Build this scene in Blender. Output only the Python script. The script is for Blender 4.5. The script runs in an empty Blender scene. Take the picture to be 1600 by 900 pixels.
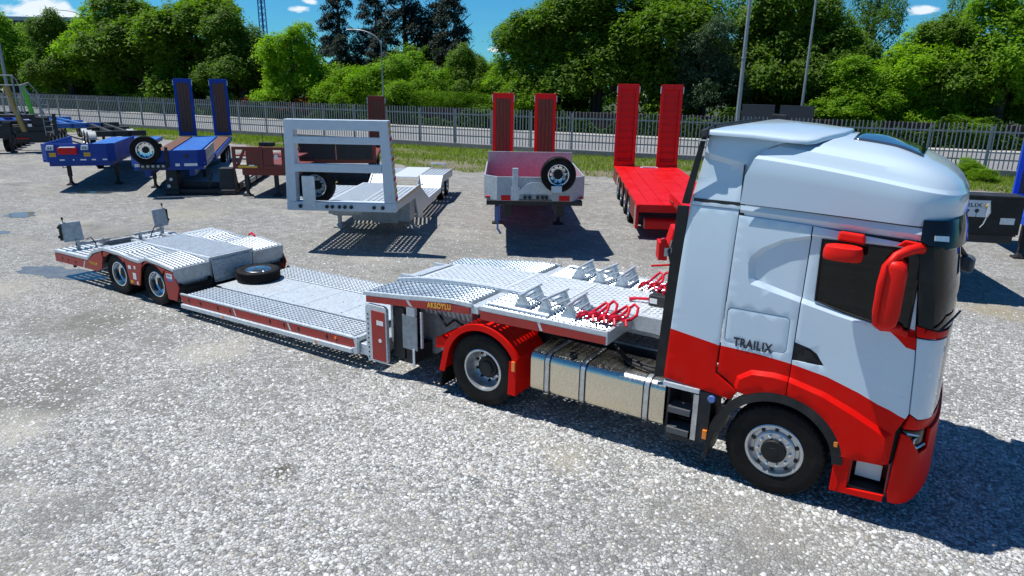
import bpy, bmesh, math, random
import numpy as np
from mathutils import Vector, Matrix
from mathutils.geometry import delaunay_2d_cdt
random.seed(7); RNG = np.random.default_rng(11)
sc = bpy.context.scene; COL = sc.collection
rad = math.radians; PI = math.pi

# ------------------------------------------------------------------ camera
F_PX, YAW, PITCH, ROLL = 1070.35, -0.5581, 0.2913, -0.0159
CAM = Vector((1.0658, -7.0359, 4.2537))
fwd = Vector((math.sin(YAW)*math.cos(PITCH), math.cos(YAW)*math.cos(PITCH), -math.sin(PITCH)))
rgt = Vector((math.cos(YAW), -math.sin(YAW), 0)); dwn = fwd.cross(rgt)
r2 = math.cos(ROLL)*rgt + math.sin(ROLL)*dwn; d2 = -math.sin(ROLL)*rgt + math.cos(ROLL)*dwn
cam = bpy.data.objects.new('camera', bpy.data.cameras.new('camera')); COL.objects.link(cam)
mw = Matrix((( r2.x, -d2.x, -fwd.x, CAM.x), (r2.y, -d2.y, -fwd.y, CAM.y), (r2.z, -d2.z, -fwd.z, CAM.z), (0, 0, 0, 1)))
cam.matrix_world = mw
cam.data.sensor_width = 36; cam.data.lens = 36*F_PX/1600
cam.data.clip_start = 0.1; cam.data.clip_end = 3000
sc.camera = cam

# ------------------------------------------------------------------ sun and sky
TO_SUN = Vector((-0.42, -0.125, 1.0)).normalized()
elev = math.asin(TO_SUN.z); az = math.atan2(TO_SUN.x, TO_SUN.y)
sl = bpy.data.lights.new('sun', 'SUN'); sl.energy = 5.0; sl.angle = rad(0.5); sl.color = (1.0, 0.975, 0.925)
so = bpy.data.objects.new('sun', sl); COL.objects.link(so)
so.rotation_euler = TO_SUN.to_track_quat('Z', 'Y').to_euler(); so.location = (0, 0, 60)
so['kind'] = 'structure'
w = bpy.data.worlds.new('World'); sc.world = w; w.use_nodes = True
nt = w.node_tree; N = nt.nodes; L = nt.links
bg = N['Background']; bg.inputs['Strength'].default_value = 0.05
sky = N.new('ShaderNodeTexSky'); sky.sky_type = 'NISHITA'; sky.sun_disc = False
sky.sun_elevation = elev; sky.sun_rotation = az; sky.air_density = 1.0; sky.dust_density = 0.0; sky.ozone_density = 6.0
tint = N.new('ShaderNodeMix'); tint.data_type = 'RGBA'; tint.blend_type = 'MULTIPLY'; tint.inputs[0].default_value = 1.0
tint.inputs[7].default_value = (0.46, 1.30, 1.74, 1)
L.new(sky.outputs[0], tint.inputs[6])
CLOUDS = [((-0.9048, 0.4197, 0.072), 0.06), ((-0.8955, 0.4398, 0.0679), 0.035), ((-0.7439, 0.6624, 0.0883), 0.022), ((-0.7343, 0.6718, 0.0972), 0.02), ((-0.0537, 0.9946, 0.0893), 0.026), ((-0.9101, 0.4022, 0.0997), 0.06), ((0.0133, 0.9922, 0.1238), 0.08), ((-0.5513, 0.8332, 0.0428), 0.022)]
tc = N.new('ShaderNodeTexCoord')
mp = N.new('ShaderNodeMapping'); mp.inputs['Scale'].default_value = (1, 1, 2.6)
L.new(tc.outputs['Generated'], mp.inputs[0])
nz = N.new('ShaderNodeTexNoise'); nz.inputs['Scale'].default_value = 5.0; nz.inputs['Detail'].default_value = 7; nz.inputs['Roughness'].default_value = .58
L.new(mp.outputs[0], nz.inputs['Vector'])
rp = N.new('ShaderNodeValToRGB'); rp.color_ramp.elements[0].position = .67; rp.color_ramp.elements[1].position = .75
L.new(nz.outputs['Fac'], rp.inputs[0])
cm = N.new('ShaderNodeMix'); cm.data_type = 'RGBA'; cm.inputs[7].default_value = (17.0, 17.5, 18.2, 1)
acc = rp.outputs[0]
nz2 = N.new('ShaderNodeTexNoise'); nz2.inputs['Scale'].default_value = 26; nz2.inputs['Detail'].default_value = 8; nz2.inputs['Roughness'].default_value = .6; L.new(mp.outputs[0], nz2.inputs['Vector'])
for dvec, rr in CLOUDS:
    ds = N.new('ShaderNodeVectorMath'); ds.operation = 'DISTANCE'; ds.inputs[1].default_value = (dvec[0], dvec[1], dvec[2]*2.6); L.new(mp.outputs[0], ds.inputs[0])
    m1 = N.new('ShaderNodeMapRange'); m1.inputs[1].default_value = rr; m1.inputs[2].default_value = 0; m1.inputs[3].default_value = 0; m1.inputs[4].default_value = 1; L.new(ds.outputs['Value'], m1.inputs[0])
    m2 = N.new('ShaderNodeMath'); m2.operation = 'MULTIPLY_ADD'; m2.inputs[1].default_value = .55; L.new(m1.outputs[0], m2.inputs[0]); L.new(nz2.outputs['Fac'], m2.inputs[2])
    m3 = N.new('ShaderNodeMapRange'); m3.inputs[1].default_value = .70; m3.inputs[2].default_value = .86; m3.inputs[3].default_value = 0; m3.inputs[4].default_value = .8; L.new(m2.outputs[0], m3.inputs[0])
    mk = N.new('ShaderNodeMapRange'); mk.inputs[1].default_value = 0; mk.inputs[2].default_value = .25; L.new(m1.outputs[0], mk.inputs[0])
    mu = N.new('ShaderNodeMath'); mu.operation = 'MULTIPLY'; L.new(m3.outputs[0], mu.inputs[0]); L.new(mk.outputs[0], mu.inputs[1])
    mm = N.new('ShaderNodeMath'); mm.operation = 'MAXIMUM'; L.new(acc, mm.inputs[0]); L.new(mu.outputs[0], mm.inputs[1]); acc = mm.outputs[0]
L.new(acc, cm.inputs[0]); L.new(tint.outputs[2], cm.inputs[6]); L.new(cm.outputs[2], bg.inputs[0])
vs = sc.view_settings; vs.view_transform = 'Standard'; vs.look = 'None'; vs.exposure = 0.28; vs.gamma = 1.0
sc.render.engine = 'CYCLES'; sc.cycles.max_bounces = 6; sc.cycles.transparent_max_bounces = 8

# ------------------------------------------------------------------ materials
def _n(nt, t, **kw):
    n = nt.nodes.new(t)
    for k, v in kw.items(): setattr(n, k, v)
    return n
def mat(name, col, rough=.5, metal=0., var=.12, scale=6., bump=0., bscale=40., coat=0., dirt=None, dirt_amt=.4, dscale=2., spec=.5, stretch=None):
    """Principled with noise-driven colour wear, roughness breakup and fine relief."""
    m = bpy.data.materials.new(name); m.use_nodes = True; nt = m.node_tree; L = nt.links
    p = nt.nodes['Principled BSDF']; p.inputs['Metallic'].default_value = metal
    p.inputs['Specular IOR Level'].default_value = spec
    if coat: p.inputs['Coat Weight'].default_value = coat; p.inputs['Coat Roughness'].default_value = .04
    t = _n(nt, 'ShaderNodeTexCoord'); vec = t.outputs['Object']
    if stretch:
        q = _n(nt, 'ShaderNodeMapping'); q.inputs['Scale'].default_value = stretch; L.new(vec, q.inputs[0]); vec = q.outputs[0]
    n = _n(nt, 'ShaderNodeTexNoise'); n.inputs['Scale'].default_value = scale; n.inputs['Detail'].default_value = 6
    L.new(vec, n.inputs['Vector'])
    mr = _n(nt, 'ShaderNodeMapRange'); mr.inputs[1].default_value = .3; mr.inputs[2].default_value = .7
    mr.inputs[3].default_value = 1-var; mr.inputs[4].default_value = 1+var
    L.new(n.outputs['Fac'], mr.inputs[0])
    mx = _n(nt, 'ShaderNodeMix', data_type='RGBA', blend_type='MULTIPLY'); mx.inputs[0].default_value = 1
    mx.inputs[6].default_value = (*col, 1); L.new(mr.outputs[0], mx.inputs[7])
    out = mx.outputs[2]
    if dirt:
        n2 = _n(nt, 'ShaderNodeTexNoise'); n2.inputs['Scale'].default_value = dscale; n2.inputs['Detail'].default_value = 8; n2.inputs['Roughness'].default_value = .65
        L.new(vec, n2.inputs['Vector'])
        m2 = _n(nt, 'ShaderNodeMapRange'); m2.inputs[1].default_value = .48; m2.inputs[2].default_value = .72; m2.inputs[4].default_value = dirt_amt
        L.new(n2.outputs['Fac'], m2.inputs[0])
        md = _n(nt, 'ShaderNodeMix', data_type='RGBA'); L.new(m2.outputs[0], md.inputs[0]); L.new(out, md.inputs[6]); md.inputs[7].default_value = (*dirt, 1)
        out = md.outputs[2]
    L.new(out, p.inputs['Base Color'])
    rr = _n(nt, 'ShaderNodeMapRange'); rr.inputs[1].default_value = .3; rr.inputs[2].default_value = .7
    rr.inputs[3].default_value = max(.02, rough*.82); rr.inputs[4].default_value = min(1, rough*1.18)
    L.new(n.outputs['Fac'], rr.inputs[0]); L.new(rr.outputs[0], p.inputs['Roughness'])
    if bump:
        n3 = _n(nt, 'ShaderNodeTexNoise'); n3.inputs['Scale'].default_value = bscale; n3.inputs['Detail'].default_value = 4
        L.new(vec, n3.inputs['Vector'])
        b = _n(nt, 'ShaderNodeBump'); b.inputs['Strength'].default_value = 1; b.inputs['Distance'].default_value = bump
        L.new(n3.outputs['Fac'], b.inputs['Height']); L.new(b.outputs[0], p.inputs['Normal'])
    return m
def wood_mat(name, c1, c2):
    m = mat(name, c1, .75, dirt=c2, dirt_amt=.8, dscale=3, stretch=(14, 14, 1.2), bump=.002, bscale=20); return m
def leaf_mat(name, dark, light, trans=.35):
    m = bpy.data.materials.new(name); m.use_nodes = True; nt = m.node_tree; L = nt.links
    p = nt.nodes['Principled BSDF']; o = nt.nodes['Material Output']
    a = _n(nt, 'ShaderNodeAttribute', attribute_name='tone')
    oi = _n(nt, 'ShaderNodeObjectInfo')
    ad = _n(nt, 'ShaderNodeMath', operation='MULTIPLY_ADD'); ad.inputs[1].default_value = .3; L.new(oi.outputs['Random'], ad.inputs[0]); L.new(a.outputs['Fac'], ad.inputs[2])
    sb = _n(nt, 'ShaderNodeMath', operation='SUBTRACT', use_clamp=True); sb.inputs[1].default_value = .15; L.new(ad.outputs[0], sb.inputs[0])
    mx = _n(nt, 'ShaderNodeMix', data_type='RGBA'); mx.inputs[6].default_value = (*dark, 1); mx.inputs[7].default_value = (*light, 1)
    L.new(sb.outputs[0], mx.inputs[0]); L.new(mx.outputs[2], p.inputs['Base Color'])
    p.inputs['Roughness'].default_value = .6; p.inputs['Specular IOR Level'].default_value = .22
    tr = _n(nt, 'ShaderNodeBsdfTranslucent')
    hs = _n(nt, 'ShaderNodeMix', data_type='RGBA', blend_type='MULTIPLY'); hs.inputs[0].default_value = 1; hs.inputs[7].default_value = (1.3, 1.5, .5, 1)
    L.new(mx.outputs[2], hs.inputs[6]); L.new(hs.outputs[2], tr.inputs[0])
    ms = _n(nt, 'ShaderNodeMixShader'); ms.inputs[0].default_value = trans
    L.new(p.outputs[0], ms.inputs[1]); L.new(tr.outputs[0], ms.inputs[2]); L.new(ms.outputs[0], o.inputs[0])
    return m
M = {}
M['white'] = mat('white_paint', (.53, .64, .725), .24, var=.02, scale=1.5, coat=.6, dirt=(.5, .5, .48), dirt_amt=.10, dscale=3)
M['red'] = mat('red_paint', (.66, .004, .001), .42, var=.05, scale=2, spec=.12, dirt=(.3, .06, .04), dirt_amt=.12, dscale=4)
M['redplastic'] = mat('red_plastic', (.66, .009, .004), .5, spec=.2, var=.04, bump=.0004, bscale=300)
M['black'] = mat('black_plastic', (.010, .011, .012), .55, spec=.3, var=.25, dirt=(.08, .075, .07), dirt_amt=.3)
M['dgrey'] = mat('grey_plastic', (.07, .075, .08), .5, var=.1)
M['gloss'] = mat('gloss_black', (.005, .005, .007), .10, var=.02, spec=.4)
M['rubber'] = mat('tyre_rubber', (.0045, .0045, .0045), .7, var=.3, spec=.22, dirt=(.028, .025, .021), dirt_amt=.4, dscale=5, bump=.001, bscale=120)
M['glass'] = mat('tinted_glass', (.003, .005, .005), .03, var=.05, spec=.35)
M['alu'] = mat('polished_aluminium', (.80, .81, .82), .20, 1.0, var=.06, scale=10)
M['rim'] = mat('silver_rim', (.55, .56, .57), .33, .75, var=.1, scale=12, dirt=(.2, .19, .17), dirt_amt=.35, dscale=8)
M['tank'] = mat('brushed_tank', (.66, .605, .49), .27, 1.0, var=.05, scale=30, stretch=(3, .3, .3), bump=.0002, bscale=90)
M['galv'] = mat('galvanised_steel', (.58, .63, .665), .40, .35, var=.14, scale=26, dirt=(.42, .43, .43), dirt_amt=.45, dscale=5, bump=.0008, bscale=60)
M['grate'] = mat('pressed_grating_steel', (.44, .53, .60), .34, .7, var=.12, scale=22, dirt=(.36, .38, .39), dirt_amt=.45, dscale=4)
M['galvm'] = mat('dull_galvanised', (.40, .445, .48), .45, .35, var=.18, scale=16, dirt=(.30, .30, .30), dirt_amt=.45, dscale=4)
M['galvd'] = mat('weathered_shaded_galvanised', (.36, .385, .40), .5, .35, var=.2, scale=14, dirt=(.24, .23, .22), dirt_amt=.5, dscale=4)  # weathered steel; also carries the shade of the upright step faces
M['tred'] = mat('reflective_red_panel', (.36, .022, .016), .38, var=.12, scale=5, dirt=(.22, .06, .045), dirt_amt=.35, dscale=3)
M['dark'] = mat('dark_chassis', (.014, .015, .017), .6, var=.3, dirt=(.05, .048, .043), dirt_amt=.4, dscale=4)
M['blue'] = mat('blue_paint', (.004, .045, .29), .42, var=.1, scale=3, spec=.3, dirt=(.05, .08, .16), dirt_amt=.3, dscale=3)
M['bblue'] = mat('bright_blue', (.006, .07, .55), .42, var=.08)  # brighter blue for the trailer at the right edge
M['lblue'] = mat('light_blue_paint', (.03, .14, .48), .4, var=.1, dirt=(.2, .25, .32), dirt_amt=.35)
M['rbright'] = mat('bright_red_steel', (.62, .004, .006), .42, var=.06, scale=2, spec=.3, dirt=(.35, .05, .05), dirt_amt=.2)
M['rust'] = mat('oxide_red_steel', (.17, .028, .018), .6, var=.25, scale=5, dirt=(.08, .03, .02), dirt_amt=.6, dscale=3)
M['brown'] = wood_mat('ramp_timber', (.145, .062, .034), (.045, .020, .014))
M['deckwood'] = mat('deck_timber', (.33, .31, .29), .8, var=.25, scale=7, stretch=(1, 8, 1), dirt=(.16, .14, .12), dirt_amt=.6)
M['white2'] = mat('white_steel', (.54, .605, .66), .42, var=.05, dirt=(.42, .42, .40), dirt_amt=.3, dscale=2.5)
M['yellow'] = mat('yellow_paint', (.70, .42, .02), .45, var=.08)
M['amber'] = mat('amber_lens', (.85, .22, .01), .18, var=.05, coat=.8)
M['rlens'] = mat('red_lens', (.55, .01, .01), .18, var=.05, coat=.8)
M['clens'] = mat('clear_lens', (.55, .60, .63), .1, .3, var=.2, scale=20, coat=1)
M['decal'] = mat('white_decal', (.78, .78, .77), .45, var=.04)
M['bdecal'] = mat('blue_decal', (.10, .18, .45), .45, var=.06)
M['ink'] = mat('dark_lettering', (.02, .022, .03), .4, var=.05)
M['yink'] = mat('gold_lettering', (.80, .47, .04), .4, var=.05)
M['gold'] = mat('gold_cylinder', (.36, .24, .07), .45, .3, var=.15, dirt=(.15, .1, .05), dirt_amt=.4)
M['green'] = mat('green_plastic', (.14, .55, .06), .5, var=.1)
M['redchain'] = mat('red_powder_coat', (.62, .004, .022), .33, var=.08, scale=8, coat=.3)
M['fence'] = mat('fence_steel', (.31, .32, .325), .55, .3, var=.15, scale=3)
M['pole'] = mat('pole_steel', (.28, .30, .31), .5, .4, var=.12, scale=3)
M['conc'] = mat('fence_kerb_concrete', (.26, .25, .235), .9, var=.2, scale=4, bump=.006, bscale=12, dirt=(.14, .13, .11), dirt_amt=.6)
M['road'] = mat('asphalt', (.20, .20, .20), .9, var=.12, scale=1.2, bump=.004, bscale=60, dirt=(.26, .255, .25), dirt_amt=.5, dscale=.35)
M['pave'] = mat('pavement_concrete', (.36, .345, .32), .9, var=.14, scale=2.5, bump=.003, bscale=30)
M['bark'] = mat('bark', (.085, .062, .045), .9, var=.3, scale=8, bump=.02, bscale=12, stretch=(1, 1, .25))
M['mortar'] = mat('wall_mortar', (.045, .028, .023), .95, var=.2)
M['brick'] = mat('shade_darkened_brick', (.050, .022, .017), .9, var=.35, scale=1.1, dirt=(.028, .026, .018), dirt_amt=.6, dscale=2, bump=.004, bscale=30)  # reddish brick, darkened so the tree shade sits in its base colour
M['shed'] = mat('dark_cladding', (.018, .022, .03), .5, var=.1)
M['leafA'] = leaf_mat('leaves_broad', (.038, .092, .010), (.15, .25, .020), .48)
M['leafB'] = leaf_mat('leaves_bright', (.085, .19, .008), (.27, .43, .018), .52)
M['leafC'] = leaf_mat('needles_dark', (.006, .016, .012), (.022, .045, .026), .12)
M['leafD'] = leaf_mat('leaves_grey', (.030, .060, .030), (.095, .150, .070), .3)
M['leafR'] = leaf_mat('leaves_copper', (.08, .028, .010), (.22, .075, .025), .35)
M['grass'] = leaf_mat('grass_blades', (.085, .15, .015), (.26, .34, .045), .45)

# ground: crushed limestone, dust and damp, all in object space (metres)
def ground_mat():
    m = bpy.data.materials.new('gravel_ground'); m.use_nodes = True; nt = m.node_tree; L = nt.links
    p = nt.nodes['Principled BSDF']; p.inputs['Roughness'].default_value = .88; p.inputs['Specular IOR Level'].default_value = .3
    t = _n(nt, 'ShaderNodeTexCoord'); vec = t.outputs['Object']
    def noise(s, d=5, r=.55):
        n = _n(nt, 'ShaderNodeTexNoise'); n.inputs['Scale'].default_value = s; n.inputs['Detail'].default_value = d; n.inputs['Roughness'].default_value = r; L.new(vec, n.inputs['Vector']); return n.outputs['Fac']
    def rng(s, a, b, c=0, d=1):
        n = _n(nt, 'ShaderNodeMapRange'); n.inputs[1].default_value = a; n.inputs[2].default_value = b; n.inputs[3].default_value = c; n.inputs[4].default_value = d; L.new(s, n.inputs[0]); return n.outputs[0]
    def mix(f, a, b, bt='MIX'):
        n = _n(nt, 'ShaderNodeMix', data_type='RGBA', blend_type=bt)
        for s, i in ((f, 0), (a, 6), (b, 7)):
            if isinstance(s, (int, float)): n.inputs[i].default_value = s
            elif isinstance(s, tuple): n.inputs[i].default_value = (*s, 1)
            else: L.new(s, n.inputs[i])
        return n.outputs[2]
    # distort lookups so the cells are not round
    dn = _n(nt, 'ShaderNodeTexNoise'); dn.inputs['Scale'].default_value = 42; dn.inputs['Detail'].default_value = 3; L.new(vec, dn.inputs['Vector'])
    va = _n(nt, 'ShaderNodeVectorMath', operation='MULTIPLY_ADD'); va.inputs[1].default_value = (.034, .034, 0); L.new(dn.outputs['Color'], va.inputs[0]); L.new(vec, va.inputs[2])
    def voro(sc_, feat):
        v = _n(nt, 'ShaderNodeTexVoronoi', feature=feat, voronoi_dimensions='2D'); v.inputs['Scale'].default_value = sc_; L.new(va.outputs[0], v.inputs['Vector']); return v
    vc = voro(24, 'F1'); ve = voro(24, 'DISTANCE_TO_EDGE'); v2 = voro(52, 'F1'); e2 = voro(52, 'DISTANCE_TO_EDGE')
    sep = _n(nt, 'ShaderNodeSeparateColor'); L.new(vc.outputs['Color'], sep.inputs[0])
    sep2 = _n(nt, 'ShaderNodeSeparateColor'); L.new(v2.outputs['Color'], sep2.inputs[0])
    big = mix(rng(sep.outputs[0], .22, .95), (.25, .25, .246), (.60, .603, .588))
    big = mix(rng(sep.outputs[1], .80, .86), big, (.46, .43, .37))
    small = mix(rng(sep2.outputs[0], 0, 1), (.11, .11, .107), (.32, .32, .308))
    gap = rng(ve.outputs['Distance'], .06, .15)
    isst = rng(sep.outputs[0], .26, .34); gm = _n(nt, 'ShaderNodeMath', operation='MULTIPLY'); L.new(gap, gm.inputs[0]); L.new(isst, gm.inputs[1])
    stone = mix(gm.outputs[0], small, big)
    fines = mix(rng(noise(40, 4), .3, .7), (.125, .12, .107), (.29, .28, .255))
    # where fines cover the stones
    cover = rng(noise(.36, 6, .62), .47, .62)
    sp = _n(nt, 'ShaderNodeSeparateXYZ'); L.new(vec, sp.inputs[0])
    left = rng(sp.outputs[0], -4.0, -11., 0, .55); far = rng(sp.outputs[1], 1.5, 10., 0, .55)
    add = _n(nt, 'ShaderNodeMath', operation='ADD'); L.new(left, add.inputs[0]); L.new(far, add.inputs[1])
    mul = _n(nt, 'ShaderNodeMath', operation='ADD', use_clamp=True); L.new(add.outputs[0], mul.inputs[0])
    cv = _n(nt, 'ShaderNodeMath', operation='MULTIPLY'); L.new(cover, cv.inputs[0]); cv.inputs[1].default_value = .75; L.new(cv.outputs[0], mul.inputs[1])
    pr = _n(nt, 'ShaderNodeMath', operation='MULTIPLY'); L.new(mul.outputs[0], pr.inputs[0]); L.new(rng(noise(3.2, 6, .7), .36, .60), pr.inputs[1])
    col = mix(pr.outputs[0], stone, fines)
    damp = rng(noise(.24, 6, .62), .53, .70, 0, .55)
    col = mix(damp, col, (.17, .165, .155))
    tan = rng(noise(.5, 5, .62), .62, .76, 0, .5)
    col = mix(tan, col, (.42, .375, .31))
    spot = rng(noise(1.3, 3, .5), .69, .77, 0, .55)
    col = mix(spot, col, (.12, .11, .095))
    wn = _n(nt, 'ShaderNodeTexNoise'); wn.inputs['Scale'].default_value = 2.2; wn.inputs['Detail'].default_value = 5; L.new(vec, wn.inputs['Vector']); sgr = rng(noise(7, 4, .7), .32, .55, .35, 1)
    tm = _n(nt, 'ShaderNodeMapping'); tm.inputs['Rotation'].default_value = (0, 0, rad(14)); tm.inputs['Scale'].default_value = (.10, .75, 1); L.new(vec, tm.inputs[0])
    tn = _n(nt, 'ShaderNodeTexNoise'); tn.inputs['Scale'].default_value = 1.0; tn.inputs['Detail'].default_value = 6; tn.inputs['Roughness'].default_value = .6; L.new(tm.outputs[0], tn.inputs['Vector'])
    tmul = _n(nt, 'ShaderNodeMath', operation='MULTIPLY'); L.new(rng(tn.outputs['Fac'], .50, .64), tmul.inputs[0]); L.new(rng(sp.outputs[0], 0., -8., .25, 1.0), tmul.inputs[1])
    tmu2 = _n(nt, 'ShaderNodeMath', operation='MULTIPLY'); L.new(tmul.outputs[0], tmu2.inputs[0]); L.new(rng(noise(5, 5, .7), .30, .58, .25, 1), tmu2.inputs[1])
    col = mix(tmu2.outputs[0], col, mix(rng(noise(.8, 5, .6), .35, .65), (.15, .146, .13), (.45, .425, .37)))
    # stains where they lie: oil, rust-brown damp, dusty patches
    for cx, cy, r, c_, amt in ((-4.71, -2.63, .26, (.085, .072, .05), .85), (-2.82, -1.56, .12, (.08, .09, .095), .8), (-8.5, -.75, .75, (.43, .40, .34), .75), (-11.4, -1.2, 1.1, (.15, .145, .12), .7), (-9.2, -3.1, 1.2, (.15, .145, .125), .75), (-8.3, -3.9, .6, (.46, .43, .37), .8), (-7.6, -2.4, .5, (.16, .15, .13), .6), (2.4, 9.3, .8, (.33, .27, .17), .7), (-5.9, -4.4, .45, (.17, .168, .155), .6), (-2.2, -.55, .42, (.36, .33, .26), .6), (-4.9, -1.3, .3, (.20, .19, .165), .5), (-15.2, -1.6, 1.5, (.40, .37, .31), .7), (-18., 2.6, 1.6, (.15, .148, .13), .65), (-13.6, 3.4, 1.2, (.15, .15, .14), .5), (-19.5, 6.0, 1.6, (.36, .33, .25), .55), (-4.2, 5.6, 1.3, (.16, .16, .15), .5), (-6.5, 4.6, .9, (.41, .39, .34), .5), (1.6, 4.4, 1.0, (.17, .168, .16), .45)):
        dv = _n(nt, 'ShaderNodeVectorMath', operation='DISTANCE'); dv.inputs[1].default_value = (cx, cy, 0)
        wv = _n(nt, 'ShaderNodeVectorMath', operation='MULTIPLY_ADD'); wv.inputs[1].default_value = (r*1.7, r*1.3, 0); L.new(wn.outputs['Color'], wv.inputs[0]); wv.inputs[2].default_value = (0, 0, 0)
        wa = _n(nt, 'ShaderNodeVectorMath', operation='ADD'); L.new(vec, wa.inputs[0]); L.new(wv.outputs[0], wa.inputs[1])
        wsb = _n(nt, 'ShaderNodeVectorMath', operation='SUBTRACT'); L.new(wa.outputs[0], wsb.inputs[0]); wsb.inputs[1].default_value = (r*.85, r*.65, 0)
        L.new(wsb.outputs[0], dv.inputs[0]); mk = rng(dv.outputs['Value'], r*.35, r*1.05, amt, 0)
        mm = _n(nt, 'ShaderNodeMath', operation='MULTIPLY'); L.new(mk, mm.inputs[0]); L.new(sgr, mm.inputs[1])
        col = mix(mm.outputs[0], col, c_)
    L.new(col, p.inputs['Base Color'])
    hm = _n(nt, 'ShaderNodeMath', operation='MULTIPLY_ADD'); L.new(rng(ve.outputs['Distance'], 0, .3), hm.inputs[0]); hm.inputs[1].default_value = 1.
    sm = _n(nt, 'ShaderNodeMath', operation='MULTIPLY'); L.new(rng(e2.outputs['Distance'], 0, .3), sm.inputs[0]); sm.inputs[1].default_value = .35
    L.new(sm.outputs[0], hm.inputs[2])
    hs = _n(nt, 'ShaderNodeMath', operation='MULTIPLY_ADD'); L.new(sep.outputs[2], hs.inputs[0]); hs.inputs[1].default_value = .7; L.new(hm.outputs[0], hs.inputs[2])
    b = _n(nt, 'ShaderNodeBump'); b.inputs['Strength'].default_value = 1.; b.inputs['Distance'].default_value = .007
    L.new(hs.outputs[0], b.inputs['Height']); L.new(b.outputs[0], p.inputs['Normal'])
    return m
M['ground'] = ground_mat()
def stone_mat():
    m = bpy.data.materials.new('crushed_stone'); m.use_nodes = True; nt = m.node_tree; L = nt.links
    p = nt.nodes['Principled BSDF']; p.inputs['Roughness'].default_value = .85; p.inputs['Specular IOR Level'].default_value = .3
    a = _n(nt, 'ShaderNodeAttribute', attribute_name='tone'); r = _n(nt, 'ShaderNodeValToRGB')
    r.color_ramp.elements[0].color = (.36, .36, .352, 1); r.color_ramp.elements[1].color = (.66, .66, .645, 1)
    e = r.color_ramp.elements.new(.12); e.color = (.42, .39, .34, 1); e = r.color_ramp.elements.new(.2); e.color = (.38, .38, .37, 1)
    L.new(a.outputs['Fac'], r.inputs[0]); L.new(r.outputs[0], p.inputs['Base Color']); return m
M['stone'] = stone_mat()
def soil_mat():
    m = mat('verge_soil', (.16, .13, .09), .95, var=.3, scale=6, bump=.02, bscale=9, dirt=(.09, .12, .035), dirt_amt=.9, dscale=1.4); return m
M['soil'] = soil_mat()
M['litter'] = mat('woodland_litter', (.035, .045, .015), .95, var=.4, scale=1.5, bump=.03, bscale=4, dirt=(.02, .03, .008), dirt_amt=.8)
M['hatch'] = mat('roof_hatch_glass', (.035, .05, .075), .12, var=.05, spec=.9, coat=1.)
M['water'] = mat('puddle_water', (.13, .125, .11), .06, var=.2, spec=.28, dirt=(.2, .19, .165), dirt_amt=.7, dscale=2.5)
def plate_mat(name, base, wave):
    return mat(name, base, .42, .3, var=.10, scale=20, bump=.0005, bscale=wave)

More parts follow.
